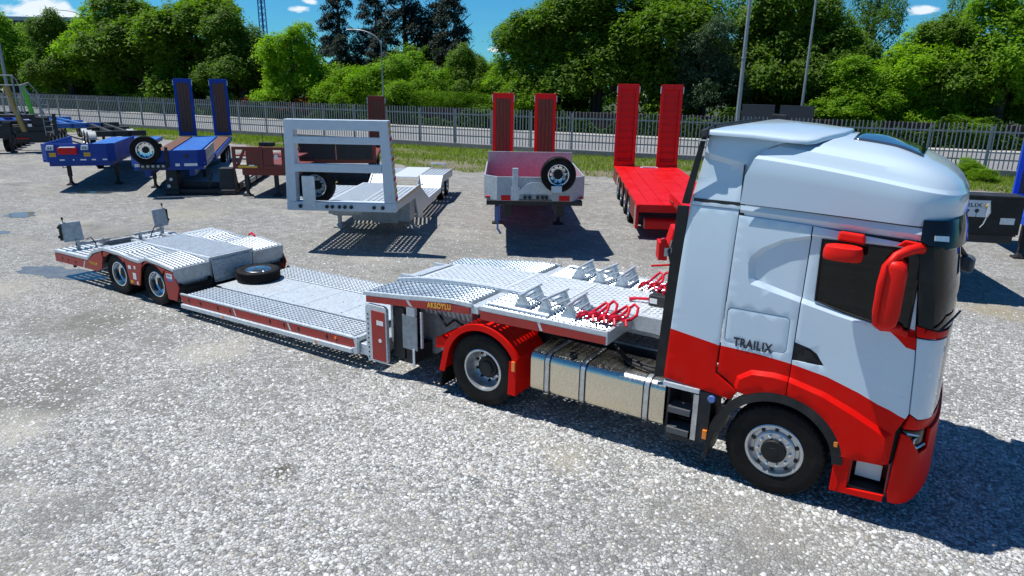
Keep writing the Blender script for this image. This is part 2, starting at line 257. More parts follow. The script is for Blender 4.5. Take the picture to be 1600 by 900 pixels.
# ------------------------------------------------------------------ mesh helpers
class MB:
    def __init__(s): s.v = []; s.f = []; s.m = []; s.sm = []
    def add(s, vs, fs, mi=0, smooth=False):
        o = len(s.v); s.v += [tuple(p) for p in vs]
        for f in fs: s.f.append([i+o for i in f]); s.m.append(mi); s.sm.append(smooth)
        return s
    def box(s, x0, x1, y0, y1, z0, z1, mi=0):
        s.add([(x0, y0, z0), (x1, y0, z0), (x1, y1, z0), (x0, y1, z0), (x0, y0, z1), (x1, y0, z1), (x1, y1, z1), (x0, y1, z1)],
              [(3, 2, 1, 0), (4, 5, 6, 7), (0, 1, 5, 4), (1, 2, 6, 5), (2, 3, 7, 6), (3, 0, 4, 7)], mi); return s
    def hull(s, bottom, top, mi=0):
        n = len(bottom); fs = [list(range(n))[::-1], list(range(n, 2*n))] + [(i, (i+1) % n, n+(i+1) % n, n+i) for i in range(n)]
        s.add(list(bottom)+list(top), fs, mi); return s
    def prism(s, poly, plane, a, b, mi=0):
        """extrude a 2-D polygon along the axis missing from plane"""
        def P(u, v, w): return {'xz': (u, w, v), 'xy': (u, v, w), 'yz': (w, u, v)}[plane]
        s.hull([P(u, v, a) for u, v in poly], [P(u, v, b) for u, v in poly], mi); return s
    def tube(s, pts, r, n=8, mi=0, closed=False):
        pts = [Vector(p) for p in pts]; rings = []; k = len(pts); up = None
        for i, p in enumerate(pts):
            a = pts[i-1] if (i or closed) else p; b = pts[(i+1) % k] if (i < k-1 or closed) else p
            d = (b-a).normalized()
            if up is None: up = Vector((0, 0, 1)) if abs(d.z) < .9 else Vector((1, 0, 0))
            x = d.cross(up).normalized(); up = x.cross(d).normalized()
            rr = r[i] if isinstance(r, (list, tuple)) else r
            rings.append([p+rr*(math.cos(t)*x+math.sin(t)*up) for t in [2*PI*j/n for j in range(n)]])
        vs = [v for R in rings for v in R]; fs = []
        for i in range(k if closed else k-1):
            for j in range(n):
                a0 = i*n; b0 = ((i+1) % k)*n; fs.append((a0+j, a0+(j+1) % n, b0+(j+1) % n, b0+j))
        s.add(vs, fs, mi, True)
        if not closed: s.add(rings[0], [list(range(n))[::-1]], mi); s.add(rings[-1], [list(range(n))], mi)
        return s
    def lathe(s, prof, T=None, n=40, mi=0, smooth=True):
        """prof of (radius, height) about +Z, then mapped by matrix T"""
        T = T or Matrix.Identity(4); vs = []; fs = []
        for j in range(n):
            t = 2*PI*j/n
            for r, h in prof: vs.append(T @ Vector((r*math.cos(t), r*math.sin(t), h)))
        k = len(prof)
        for j in range(n):
            for i in range(k-1):
                a = j*k+i; b = ((j+1) % n)*k+i; fs.append((a, b, b+1, a+1))
        s.add(vs, fs, mi, smooth); return s
    def cyl(s, c, r, h, axis='z', n=14, mi=0):
        T = {'z': Matrix.Identity(4), 'x': Matrix.Rotation(PI/2, 4, 'Y'), 'y': Matrix.Rotation(-PI/2, 4, 'X')}[axis]
        s.lathe([(0.0001, 0), (r, 0), (r, h), (0.0001, h)], Matrix.Translation(c) @ T, n, mi); return s
    def grating(s, x0, x1, y0, y1, zf, nx, ny, hx=.55, hy=.5, rim=.010, depth=.028, mi=0):
        """pressed anti-slip plate: real holes with raised collars"""
        dx = (x1-x0)/nx; dy = (y1-y0)/ny
        zf = zf if callable(zf) else (lambda x, c=zf: c)
        for i in range(nx):
            xa = x0+i*dx; xb = xa+dx; cx = (xa+xb)/2; wx = dx*hx/2
            for j in range(ny):
                ya = y0+j*dy; yb = ya+dy; cy = (ya+yb)/2; wy = dy*hy/2
                vs = [(xa, ya, zf(xa)), (xb, ya, zf(xb)), (xb, yb, zf(xb)), (xa, yb, zf(xa))]
                h = [(cx-wx, cy-wy), (cx+wx, cy-wy), (cx+wx, cy+wy), (cx-wx, cy+wy)]
                vs += [(a, b, zf(a)+rim) for a, b in h] + [(a, b, zf(a)-depth) for a, b in h]
                fs = [(0, 1, 5, 4), (1, 2, 6, 5), (2, 3, 7, 6), (3, 0, 4, 7), (4, 5, 9, 8), (5, 6, 10, 9), (6, 7, 11, 10), (7, 4, 8, 11)]
                s.add(vs, fs, mi)
        for (xa, xb, ya, yb) in ((x0, x1, y0, y0), (x1, x1, y0, y1), (x1, x0, y1, y1), (x0, x0, y1, y0)):
            s.add([(xa, ya, zf(xa)), (xb, yb, zf(xb)), (xb, yb, zf(xb)-.05), (xa, ya, zf(xa)-.05)], [(0, 3, 2, 1)], mi)
        return s
    def mesh(s, name, mats, ang=32):
        me = bpy.data.meshes.new(name); me.from_pydata(s.v, [], s.f)
        for m in (mats if isinstance(mats, (list, tuple)) else [mats]): me.materials.append(M[m] if isinstance(m, str) else m)
        me.polygons.foreach_set('material_index', s.m); me.polygons.foreach_set('use_smooth', s.sm)
        if any(s.sm): me.set_sharp_from_angle(angle=rad(ang))
        me.update(); return me
    def build(s, name, mats, parent=None, bevel=0, solid=0, ang=32):
        return link(name, s.mesh(name, mats, ang), parent, bevel, solid)
def link(name, me, parent=None, bevel=0, solid=0):
    o = bpy.data.objects.new(name, me); COL.objects.link(o)
    if parent: o.parent = parent
    if solid:
        md = o.modifiers.new('s', 'SOLIDIFY'); md.thickness = solid; md.offset = -1
    if bevel:
        md = o.modifiers.new('b', 'BEVEL'); md.width = bevel; md.segments = 2; md.limit_method = 'ANGLE'; md.angle_limit = rad(38)
        md.harden_normals = False
    return o
def thing(name, label, cat, loc=(0, 0, 0), rz=0., group=None):
    o = bpy.data.objects.new(name, None); COL.objects.link(o); o.location = loc; o.rotation_euler = (0, 0, rz); o.empty_display_size = .3
    o['label'] = label; o['category'] = cat
    if group: o['group'] = group
    return o
def tag(o, label, cat, group=None):
    o['label'] = label; o['category'] = cat
    if group: o['group'] = group
    return o
def struct(o, kind='structure'): o['kind'] = kind; return o
KIDS = {}
def dup_tree(o, parent=None):
    c = o.copy(); COL.objects.link(c); c.parent = parent
    for ch in list(o.children): dup_tree(ch, c)
    return c
def text(name, body, size, mtx, m, parent, depth=.002, width=None, shear=0., bold=.012):
    cu = bpy.data.curves.new(name, 'FONT'); cu.body = body; cu.size = size; cu.extrude = depth; cu.align_x = 'LEFT'; cu.shear = shear; cu.offset = size*bold; cu.space_character = 1.12
    t = bpy.data.objects.new(name, cu); COL.objects.link(t)
    bpy.context.view_layer.update()
    me = bpy.data.meshes.new_from_object(t); COL.objects.unlink(t); bpy.data.objects.remove(t)
    me.materials.clear(); me.materials.append(M[m]); xs_ = [v.co.x for v in me.vertices]; sx = width/(max(xs_)-min(xs_)) if width else 1.; me.transform(mtx @ Matrix.Diagonal((sx, 1, 1, 1)))
    return link(name, me, parent)
SIDE = Matrix.Rotation(PI/2, 4, 'X')       # lettering on a wall facing -Y
def inside(x, y, poly):
    c = False; n = len(poly); j = n-1
    for i in range(n):
        xi, yi = poly[i][:2]; xj, yj = poly[j][:2]
        if (yi > y) != (yj > y) and x < (xj-xi)*(y-yi)/(yj-yi)+xi: c = not c
        j = i
    return c
def arc(cx, cz, r, a0, a1, n=12): return [(cx+r*math.cos(rad(a0+(a1-a0)*i/n)), cz+r*math.sin(rad(a0+(a1-a0)*i/n))) for i in range(n+1)]
def rrect(x0, x1, z0, z1, r, n=4):
    return arc(x1-r, z1-r, r, 0, 90, n)+arc(x0+r, z1-r, r, 90, 180, n)+arc(x0+r, z0+r, r, 180, 270, n)+arc(x1-r, z0+r, r, 270, 360, n)

# ------------------------------------------------------------------ wheels
def make_wheel(parent, T, R, W, style, name='wheel'):
    """T maps wheel space (axle = +Z pointing outwards, centre of tyre at 0) into the thing's space"""
    Rr = R*.57 if style != 'trailer' else R*.59
    tp = [(Rr, -W*.46), (R*.8, -W*.5), (R*.95, -W*.47), (R*.99, -W*.40)]
    for k in (-.24, -.08, .08, .24):
        tp += [(R, W*(k-.055)), (R-.012, W*(k-.045)), (R-.012, W*(k+.045)), (R, W*(k+.055))]
    tp += [(R*.99, W*.40), (R*.95, W*.47), (R*.93, W*.478), (R*.925, W*.474), (R*.84, W*.503), (R*.80, W*.505), (R*.785, W*.498), (R*.70, W*.49), (Rr+.03, W*.46), (Rr+.004, W*.44), (Rr, W*.40)]
    mb = MB().lathe(tp, T, 56)
    # shoulder blocks
    for j in range(46):
        t = 2*PI*j/46; q = T @ Matrix.Rotation(t, 4, 'Z')
        b = [q @ Vector(p) for p in ((R*.94, -.014, W*.455), (R*.94, .014, W*.455), (R*1.002, .014, W*.40), (R*1.002, -.014, W*.40))]
        tp_ = [q @ Vector(p) for p in ((R*.94, -.014, W*.49), (R*.94, .014, W*.49), (R*.985, .014, W*.455), (R*.985, -.014, W*.455))]
        mb.hull(b, tp_)
    wl = mb.build(name, 'rubber', parent)
    rm = MB(); hb = MB(); nuts = []
    if style == 'steer':
        rm.lathe([(Rr-.03, -W*.4), (Rr, W*.36), (Rr+.008, W*.44), (Rr-.004, W*.465), (Rr-.022, W*.45), (Rr-.032, W*.34), (Rr-.045, W*.25), (Rr-.075, W*.27), (.215, W*.35), (.198, W*.40), (.12, W*.41)], T, 48)
        hb.lathe([(.132, W*.36), (.130, W*.52), (.122, W*.56), (.05, W*.56), (.048, W*.59), (.0001, W*.59)], T, 28)
        nr, nh, hr, hh = .167, W*.405, Rr-.060, W*.285
    elif style == 'drive':
        rm.lathe([(Rr-.02, -W*.4), (Rr, W*.36), (Rr+.008, W*.44), (Rr-.004, W*.465), (Rr-.022, W*.45), (Rr-.030, W*.30), (Rr-.040, W*.05), (Rr-.065, -W*.12), (.20, -W*.20), (.14, -W*.20)], T, 48)
        hb.lathe([(.15, -W*.22), (.148, W*.02), (.135, W*.06), (.105, W*.06), (.10, W*.17), (.085, W*.20), (.0001, W*.20)], T, 28)
        nr, nh, hr, hh = .17, -W*.20, Rr-.085, -W*.16
    else:
        rm.lathe([(Rr-.02, -W*.4), (Rr, W*.36), (Rr+.007, W*.44), (Rr-.004, W*.465), (Rr-.018, W*.45), (Rr-.024, W*.28), (Rr-.032, W*.0), (Rr-.055, -W*.10), (.14, -W*.16), (.10, -W*.16)], T, 48)
        hb.lathe([(.115, -W*.18), (.112, W*.08), (.10, W*.14), (.06, W*.15), (.0001, W*.15)], T, 24)
        nr, nh, hr, hh = .135, -W*.15, Rr-.070, -W*.12
    rm.build('rim', 'alu' if style == 'trailer' else 'rim', wl)
    hb.build('hub_cap' if style == 'steer' else 'hub', 'black', wl)
    nm = None
    for j in range(10):
        q = T @ Matrix.Rotation(2*PI*j/10, 4, 'Z') @ Matrix.Translation((nr, 0, nh))
        if nm is None:
            nm = MB().lathe([(.020, 0), (.020, .008), (.015, .012), (.014, .035), (.008, .037), (.0001, .037)], None, 8).mesh('wheel_nut', 'alu')
        o = link('wheel_nut', nm, wl); o.matrix_local = q
    hm = MB()
    for j in range(10):
        q = T @ Matrix.Rotation(2*PI*(j+.5)/10, 4, 'Z') @ Matrix.Translation((hr, 0, hh))
        hm.lathe([(.0001, .012), (.019, .012), (.021, .004), (.021, -.01)], q, 10)
    struct(hm.build('hand_hole', 'gloss', wl), 'stuff')
    return wl
def axleT(x, y, z, side=-1):      # outer face towards -Y (side=-1) or +Y
    return Matrix.Translation((x, y, z)) @ Matrix.Rotation(PI/2 if side < 0 else -PI/2, 4, 'X')

# ================================================================== GROUND
struct(MB().add([(-400, -120, 0), (260, -120, 0), (260, 520, 0), (-400, 520, 0)], [(0, 1, 2, 3)]).build('ground', 'ground'))

# ================================================================== TRACTOR UNIT  (x forward, near side y=0, far side y=2.5)
YM = 2.5
tr = thing('tractor_unit', 'large white and red tractor unit with high roof and red mirrors', 'truck')
XC = .93
def xf(z): return 1.44-.022*z-.14*max(0, z-2.4)
def ys(z): return .02+.055*max(0, (z-1.9)/1.15)**2
def uX(X):
    a = .45; t = (X-XC)/a
    return X if t <= 0 else XC+math.asin(min(1, t**1.6))
def S(u, z, d=0.):
    """cab skin: side, then superellipse wrap to the centre of the front; d = set back"""
    y0 = ys(z)+d
    if u <= XC: return (u, y0, z)
    ph = u-XC; a = xf(z)-XC-d; b = 1.25-y0
    return (XC+a*max(0, math.sin(ph))**.625, 1.25-b*max(0, math.cos(ph))**.625, z)
def panel(name, outer, parent, mats, regions=(), holes=(), lines=(), depth=None, conv=True, base=0., sx=.10, sz=.12, mirror=True, solid=.03, bevel=.006):
    """skin panel cut from polygons in (x,z); regions paint, depth(u,z) shapes"""
    cv = (lambda p: (uX(p[0]), p[1])) if conv else (lambda p: p)
    polys = [[cv(p) for p in q] for q in [outer]+list(holes)]
    regs = [([cv(p) for p in q], mi) for q, mi in regions]
    vs = []; es = []
    def addp(q, closed=True):
        o = len(vs)
        # densify
        for i in range(len(q) if closed else len(q)-1):
            a = q[i]; b = q[(i+1) % len(q)]; k = max(1, int(math.hypot(b[0]-a[0], b[1]-a[1])/.09))
            for j in range(k): vs.append(Vector((a[0]+(b[0]-a[0])*j/k, a[1]+(b[1]-a[1])*j/k)))
        if not closed: vs.append(Vector(q[-1]))
        n = len(vs)-o
        for i in range(n if closed else n-1): es.append((o+i, o+(i+1) % n))
    for q in polys: addp(q)
    for q, _ in regs: addp(q)
    for q in lines: addp([cv(p) for p in q])
    us = [p[0] for p in polys[0]]; zs = [p[1] for p in polys[0]]
    x = min(us)+sx/2; i = 0
    while x < max(us):
        z = min(zs)+sz/2+(sz/2 if i % 2 else 0)
        while z < max(zs):
            if inside(x, z, polys[0]): vs.append(Vector((x, z)))
            z += sz
        x += sx; i += 1
    V, _, Fc, *_r = delaunay_2d_cdt(vs, es, [], 0, 1e-5)
    mb = MB(); vv = [S(p.x, p.y, base+(depth(p.x, p.y) if depth else 0)) for p in V]
    used = {}; fs = []; ms = []
    for f in Fc:
        cx = sum(V[i].x for i in f)/len(f); cz = sum(V[i].y for i in f)/len(f)
        if not inside(cx, cz, polys[0]) or any(inside(cx, cz, h) for h in polys[1:]): continue
        mi = 0
        for q, k in regs:
            if inside(cx, cz, q): mi = k
        fs.append(list(f)); ms.append(mi)
    idx = sorted({i for f in fs for i in f}); mp_ = {k: n for n, k in enumerate(idx)}
    out = []
    for mir in ((0, 1) if mirror else (0,)):
        b = MB(); b.v = [(vv[k][0], YM-vv[k][1] if mir else vv[k][1], vv[k][2]) for k in idx]
        b.f = [[mp_[i] for i in (f if mir else f)] for f in fs]; b.m = list(ms); b.sm = [True]*len(fs)
        # make normals point out of the cab
        me = b.mesh(name, mats, 20); bm = bmesh.new(); bm.from_mesh(me)
        for f in bm.faces:
            f.normal_update(); c = f.calc_center_median()
            if f.normal.dot(Vector((max(0, c.x-XC)*1.4, (c.y-1.25), 0))) < 0: f.normal_flip()
        bm.to_mesh(me); bm.free()
        out.append(link(name, me, parent, bevel, solid))
    return out
def sgn_in(poly_outer, poly_inner, d):
    po = [(uX(p[0]), p[1]) for p in poly_outer]; pi_ = [(uX(p[0]), p[1]) for p in poly_inner]
    def near(u, z, q):
        best = 9
        for i in range(len(q)):
            ax, az_ = q[i]; bx, bz = q[(i+1) % len(q)]; l = (bx-ax)**2+(bz-az_)**2
            t = max(0, min(1, ((u-ax)*(bx-ax)+(z-az_)*(bz-az_))/l)) if l else 0
            best = min(best, math.hypot(u-ax-t*(bx-ax), z-az_-t*(bz-az_)))
        return best
    def f(u, z):
        if inside(u, z, pi_) or near(u, z, pi_) < 1e-4: return d
        if not inside(u, z, po): return 0.
        a = near(u, z, po); b = near(u, z, pi_); return d*a/(a+b+1e-9)
    return f

# -- side deflector behind the cab
RW = [(-1.27, 1.655), (-.694, 1.565)]           # white over red line
panel('side_deflector', [(-1.275, 1.05), (-1.24, 1.70), (-1.165, 3.048), (-.652, 3.048), (-.70, 1.25), (-.44, 1.09), (-.52, .975), (-.70, 1.0)], tr, ['white', 'red'],
      regions=[([(-1.30, .9), (-1.30, 1.66), (-.68, 1.57), (-.3, 1.2), (-.3, .9)], 1)])
# upper deflector with its crease
SEAM = [(-.638, 3.05), (-.64, 3.176), (-.603, 3.461), (-.532, 3.604), (-.42, 3.69), (-.325, 3.727)]
def updep(u, z):
    c = 3.60-.20*(u+1.1); k = max(0, 1-abs(z-c)/.05)
    return (.0 if z > c else .032*min(1, (c-z)/.06)*max(0, 1-max(0, 3.32-z)/.25)*max(0, min(1, (-.60-u)/.12)))-.006+(.05*max(0, (z-3.74)/.1)**2)
panel('upper_deflector', [(-1.165, 3.05)]+SEAM+[(-.2, 3.755), (-.50, 3.79), (-1.04, 3.825)], tr, 'white', depth=updep, sz=.06, lines=[[(-1.13, 3.606), (-.56, 3.492)], [(-1.13, 3.546), (-.58, 3.436)]])
for m in (0, 1):
    f = (lambda y: YM-y) if m else (lambda y: y)
    # black rubber edge strips
    for name, q in (('rubber_edge', [(-1.278, 1.05), (-1.243, 1.70), (-1.168, 3.03), (-1.29, 3.03), (-1.40, 1.02)]), ('rubber_edge', [(-1.168, 3.055), (-1.045, 3.80), (-1.10, 3.76), (-1.25, 3.055)])):
        MB().prism(q, 'xz', f(.045), f(.075), 0).build(name, 'black', tr, .004)
    MB().hull([(-1.10, f(.02), 3.735), (-1.03, f(.02), 3.765), (-1.03, f(.25), 3.775), (-1.10, f(.25), 3.745)], [(-1.12, f(.05), 3.82), (-1.035, f(.04), 3.845), (-1.035, f(.25), 3.865), (-1.12, f(.25), 3.84)]).build('deflector_end_cap', 'black', tr, .012)
    MB().box(-1.125, -1.04, f(.03), f(.06), 3.715, 3.728).build('trim_strip', 'alu', tr)
# -- sleeper side panel with recessed arrow and locker hatch
ARCH = arc(0, .52, .665, 88, 172, 14)
GO = [(.30, 2.87), (.06, 2.87), (-.19, 2.80), (-.38, 2.69), (-.48, 2.585), (-.495, 2.52), (-.475, 2.36), (-.45, 2.30), (.06, 2.19), (.30, 2.15)]
GI = [(.28, 2.83), (.06, 2.83), (-.17, 2.765), (-.34, 2.66), (-.42, 2.57), (-.43, 2.51), (-.415, 2.38), (-.395, 2.345), (.06, 2.235), (.28, 2.19)]
dgr = sgn_in(GO, GI, .042)
RB = [(-.70, 1.575), (-.30, 1.565), (.04, 1.535), (.40, 1.475), (.70, 1.38), (.88, 1.305), (1.06, 1.235), (1.20, 1.16)]
BU = [(-.50, 1.12), (-.47, 1.27), (-.33, 1.375), (-.10, 1.40), (.05, 1.39), (.40, 1.31), (.70, 1.19), (.88, 1.10), (1.04, 1.02), (1.04, .5), (-.45, .5)]
BI = [(-.455, 1.12), (-.43, 1.25), (-.31, 1.335), (-.10, 1.355), (.05, 1.345), (.39, 1.265), (.68, 1.145), (.86, 1.06), (.99, .99), (.99, .55), (-.42, .55)]
dbu = sgn_in(BU, BI, -.040)
HAT = rrect(-.645, -.012, 1.625, 2.02, .05)
def dsl(u, z): return dgr(u, z)+dbu(u, z)
sleeper = [(-.68, 1.27), (-.645, 2.99), (.058, 2.965), (.045, 1.19)]+arc(0, .52, .672, 86, 122, 7)[0:]+[(-.42, 1.105)]
panel('sleeper_panel', sleeper, tr, ['white', 'red'], regions=[(RB+[(1.2, .3), (-.9, .3), (-.9, 1.575)], 1)], lines=[GO, GI, BU, BI], depth=dsl, holes=[HAT])
panel('locker_hatch', rrect(-.640, -.017, 1.630, 2.015, .047), tr, 'white', base=.002)
# -- door
WIN = [(.165, 2.835), (.185, 2.235), (.46, 2.16), (1.02, 2.05), (1.03, 2.80), (.93, 2.84)]
door = [(.070, 2.962), (.974, 2.895), (1.055, 2.30), (1.105, 1.80), (1.135, 1.26), (1.06, 1.06), (1.05, .70), (.77, .672), (.612, .675)]+arc(0, .52, .672, 14, 84, 12)[0:]+[(.054, 1.19)]
DO = [(-.2, 2.87), (.12, 2.873), (.9, 2.865), (1.3, 2.865), (1.3, 1.98), (.76, 2.06), (.40, 2.12), (.12, 2.178), (-.2, 2.25)]
DI = [(-.2, 2.83), (.12, 2.845), (.9, 2.845), (1.3, 2.845), (1.3, 2.02), (.76, 2.10), (.40, 2.165), (.12, 2.222), (-.2, 2.29)]
ddo = sgn_in(DO, DI, .036)
GRIPH = [(.05, 1.775), (.21, 1.735), (.275, 1.695), (.355, 1.585), (.33, 1.575), (.05, 1.575)]
panel('cab_door', door, tr, ['white', 'red'], regions=[(RB+[(1.35, .9), (1.35, .3), (-.9, .3), (-.9, 1.575)], 1), ([(.80, 2.13), (1.3, 2.03), (1.3, 1.83), (1.02, 1.93)], 1)], lines=[DO, DI, BU, BI, [(.36, 1.60), (.75, 1.50), (1.12, 1.40)]],
      depth=lambda u, z: ddo(u, z)+dbu(u, z), holes=[WIN, GRIPH])
panel('side_window', [(.150, 2.85), (.170, 2.22), (.46, 2.145), (1.03, 2.035), (1.04, 2.82), (.93, 2.855)], tr, 'glass', base=.040, solid=0, bevel=0)
for m in (0, 1):
    f = (lambda y: YM-y) if m else (lambda y: y)
    MB().prism([(.05, 1.772), (.21, 1.732), (.272, 1.693), (.352, 1.587), (.33, 1.578), (.05, 1.578)], 'xz', f(.035), f(.06)).build('door_handle', 'black', tr, .006)
    MB().prism([(.16, 1.715), (.22, 1.70), (.30, 1.612), (.16, 1.63)], 'xz', f(.022), f(.036)).build('door_handle', 'black', tr, .008)
# window rubber
seal = MB()
wp = [S(uX(x), z, .030) for x, z in WIN]; seal.tube(wp, .014, 6, closed=True); seal.build('window_seal', 'black', tr)
# -- front corner, belt stripe, windscreen
u1 = lambda X: uX(X)
HP = PI/2+XC
panel('front_corner_panel', [(uX(1.147), 1.265), (uX(1.117), 1.80), (uX(1.093), 2.03), (XC+.60, 2.005), (XC+.95, 1.99), (XC+.95, 1.17), (XC+.5, 1.20)], tr, 'white', conv=False)
panel('front_corner_panel', [(uX(1.093), 2.045), (uX(1.078), 2.15), (XC+.60, 2.09), (XC+.95, 2.07), (XC+.95, 2.005), (XC+.60, 2.02)], tr, 'red', conv=False)
panel('front_grille', [(XC+.96, 1.17), (XC+.96, 2.06), (HP, 2.06), (HP, 1.17)], tr, 'gloss', conv=False, base=.01)
panel('windscreen', [(uX(1.10), 2.16), (uX(1.02), 2.92), (XC+.5, 2.985), (HP, 3.0), (HP, 2.07), (XC+.6, 2.10)], tr, 'glass', conv=False, base=.012, solid=0, bevel=0, sx=.06)
panel('a_pillar', [(uX(1.062), 2.30), (uX(.985), 2.90), (uX(1.115), 2.91), (uX(1.20), 2.12), (uX(1.085), 2.16)], tr, 'black', conv=False, base=-.004)
for m in (0, 1):   # wipers
    f = (lambda p: (p[0], YM-p[1], p[2])) if m else (lambda p: p)
    MB().tube([f(S(XC+.55, 2.11, -.03)), f(S(XC+.95, 2.20, -.03)), f(S(XC+1.35, 2.16, -.03))], .012, 6).build('wiper', 'black', tr)
# -- headlamp, bumper, step plate
panel('headlamp', [(uX(1.115), 1.085), (XC+.62, 1.06), (XC+.85, 1.07), (XC+.85, .86), (XC+.60, .84), (uX(1.22), .85)], tr, 'gloss', conv=False, base=.012)
hl = MB().tube([S(uX(1.15), 1.055, .0), S(uX(1.24), 1.02, .0), S(XC+.50, .985, .0), S(XC+.48, .93, .0), S(XC+.58, .885, .0), S(XC+.80, .90, .0)], .013, 8); hl.build('headlamp_strip', 'clens', tr)
panel('nose_panel', [(uX(1.152), 1.25), (uX(1.12), 1.10), (XC+.62, 1.075), (HP, 1.085), (HP, 1.16), (XC+.5, 1.185)], tr, 'red', conv=False, base=.004)
panel('front_bumper', [(uX(1.105), 1.06), (uX(1.085), .72), (uX(1.075), .40), (uX(1.10), .285), (XC+.4, .255), (HP, .25), (HP, 1.06), (XC+.87, 1.06), (XC+.87, .86), (XC+.60, .835), (uX(1.25), .85), (uX(1.165), 1.03)], tr, 'red', conv=False, base=-.022,
      depth=lambda u, z: .05*max(0, (.42-z)/.17)**2, lines=[[(uX(1.25), .90), (uX(1.29), .62), (XC+.75, .56)]])
for m in (0, 1):
    f = (lambda y: YM-y) if m else (lambda y: y)
    mb = MB().prism([(.585, .715), (.585, .255), (1.07, .285), (1.075, .365), (.74, .335), (.735, .70)], 'xz', f(.0), f(.05)); mb.build('step_surround', 'red', tr, .008)
    MB().prism([(.63, .715), (.63, .29), (.66, .29), (.66, .715)], 'xz', f(-.006), f(.01)).build('step_surround', 'red', tr, .004)
    st = MB(); st.box(.74, 1.08, f(.34), f(.36), .33, .70); st.box(.735, .75, f(.05), f(.35), .33, .70); st.box(1.07, 1.085, f(.05), f(.35), .33, .70)
    st.build('step_recess', 'tred', tr)
    MB().box(.75, 1.07, f(.02), f(.335), .345, .375).build('step_tread', 'black', tr, .004)
    MB().box(.785, 1.02, *sorted((f(.19), f(.20))), .41, .585).build('step_plate', 'decal', tr)
# arch lip
for m in (0, 1):
    f = (lambda y: YM-y) if m else (lambda y: y)
    out_ = arc(0, .52, .672, 5, 175, 30); inn = arc(0, .52, .575, 5, 175, 30)[::-1]
    mb = MB(); n = len(out_)
    o3 = [(x, f(-.018), z) for x, z in out_]; i3 = [(x, f(-.028), z) for x, z in inn[::-1]]; i4 = [(x, f(.36), z) for x, z in inn[::-1]]; o4 = [(x, f(.03), z) for x, z in out_]
    vs = o3+i3+i4+o4; fs = []
    for i in range(n-1): fs += [(i, i+1, n+i+1, n+i), (n+i, n+i+1, 2*n+i+1, 2*n+i), (3*n+i, 3*n+i+1, i+1, i)]
    mb.add(vs, fs, 0, True); mb.build('wheel_arch', 'black', tr)
    mb = MB(); mb.prism([(-.60, .88), (-.55, .90), (-.64, .60), (-.705, .20), (-.755, .16), (-.70, .62)], 'xz', f(.02), f(.42)); mb.build('mudguard', 'black', tr, .006)
    MB().prism([(-.735, .22), (-.80, -.0+.05), (-.79, .05), (-.72, .22)], 'xz', f(.03), f(.40)).build('mudflap', 'rubber', tr)
    MB().box(.56, .60, f(-.024), f(.0), .76, .82).build('side_marker', 'amber', tr, .006)
# -- dark inner shell closes the seams
core = MB(); us = [-.66]+[-.66+.2*i for i in range(1, 8)]+[XC+PI/2*i/10 for i in range(0, 11)]; zs = [.62, .9, 1.18, 1.6, 2.03]
def coreg(us, zs, d):
    for m in (0, 1):
        vs = []
        for u in us:
            for z in zs:
                x, y, zz = S(u, z, d); vs.append((x, YM-y if m else y, zz))
        k = len(zs); core.add(vs, [(i*k+j, (i+1)*k+j, (i+1)*k+j+1, i*k+j+1) for i in range(len(us)-1) for j in range(k-1)], 0, True)
coreg([u for u in us if u < .2], [1.19, 1.6, 2.03, 2.5, 3.0], .065); coreg([u for u in us if u > .66], [.70, .9, 1.18, 1.6, 2.03], .065)
coreg([.12, .3, .5, .7], [1.19, 1.6, 2.03], .065)
core.add([(-.655, .08, 1.0), (-.655, 2.42, 1.0), (-.655, 2.42, 3.5), (-.655, .08, 3.5)], [(0, 1, 2, 3)])
core.add([(-.66, .1, 1.2), (-.66, 2.4, 1.2), (.62, 2.4, 1.2), (.62, .1, 1.2)], [(0, 1, 2, 3)])
core.add([(.10, .09, 2.0), (.10, 2.41, 2.0), (.10, 2.41, 3.0), (.10, .09, 3.0)], [(0, 1, 2, 3)])
for y_ in (.075, YM-.075): core.add([(-1.15, y_, 2.95), (-.6, y_, 2.95), (-.6, y_, 3.12), (-1.13, y_, 3.12)], [(0, 1, 2, 3)])
core.build('cab_shell', 'dark', tr)
MB().box(.45, .75, .35, .85, 1.4, 2.30).box(.40, .52, .38, .82, 2.2, 2.75).build('driver_seat', 'black', tr, .05)
MB().box(.45, .75, 1.65, 2.15, 1.4, 2.30).box(.40, .52, 1.68, 2.12, 2.2, 2.75).build('driver_seat', 'black', tr, .05)
MB().prism([(.95, 1.9), (1.25, 1.9), (1.25, 2.05), (1.0, 2.12)], 'xz', .15, 2.35).build('dashboard', 'galvd', tr, .03)
# -- gutter and roof

def gpt(u, z, d, m):
    x, y, zz = S(u, z, d); return (x, YM-y if m else y, zz)
GU = [-.64+.2*i for i in range(8)]+[XC+.12*i for i in range(0, 5)]
def gz(u): return -.055*max(0, u+.64)/1.6
for m in (0, 1):
    gut = MB(); vs = []
    for u in GU: vs += [gpt(u, 3.12+gz(u), .0, m), gpt(u, 3.05+gz(u), -.012, m), gpt(u, 2.985+gz(u)*.9, .02, m), gpt(u, 2.96+gz(u)*.9, .06, m)]
    gut.add(vs, [(i*4+j, i*4+j+1, i*4+j+5, i*4+j+4) for i in range(len(GU)-1) for j in range(3)], 0, True)
    gut.build('roof_gutter', 'white', tr)
    MB().tube([gpt(u, 2.968+gz(u)*.9, .012, m) for u in GU[:-2]], .009, 6).build('gutter_seal', 'black', tr)
    MB().tube([gpt(u, 3.112+gz(u), -.002, m) for u in GU[:-2]], .006, 6).build('gutter_seal', 'dgrey', tr)
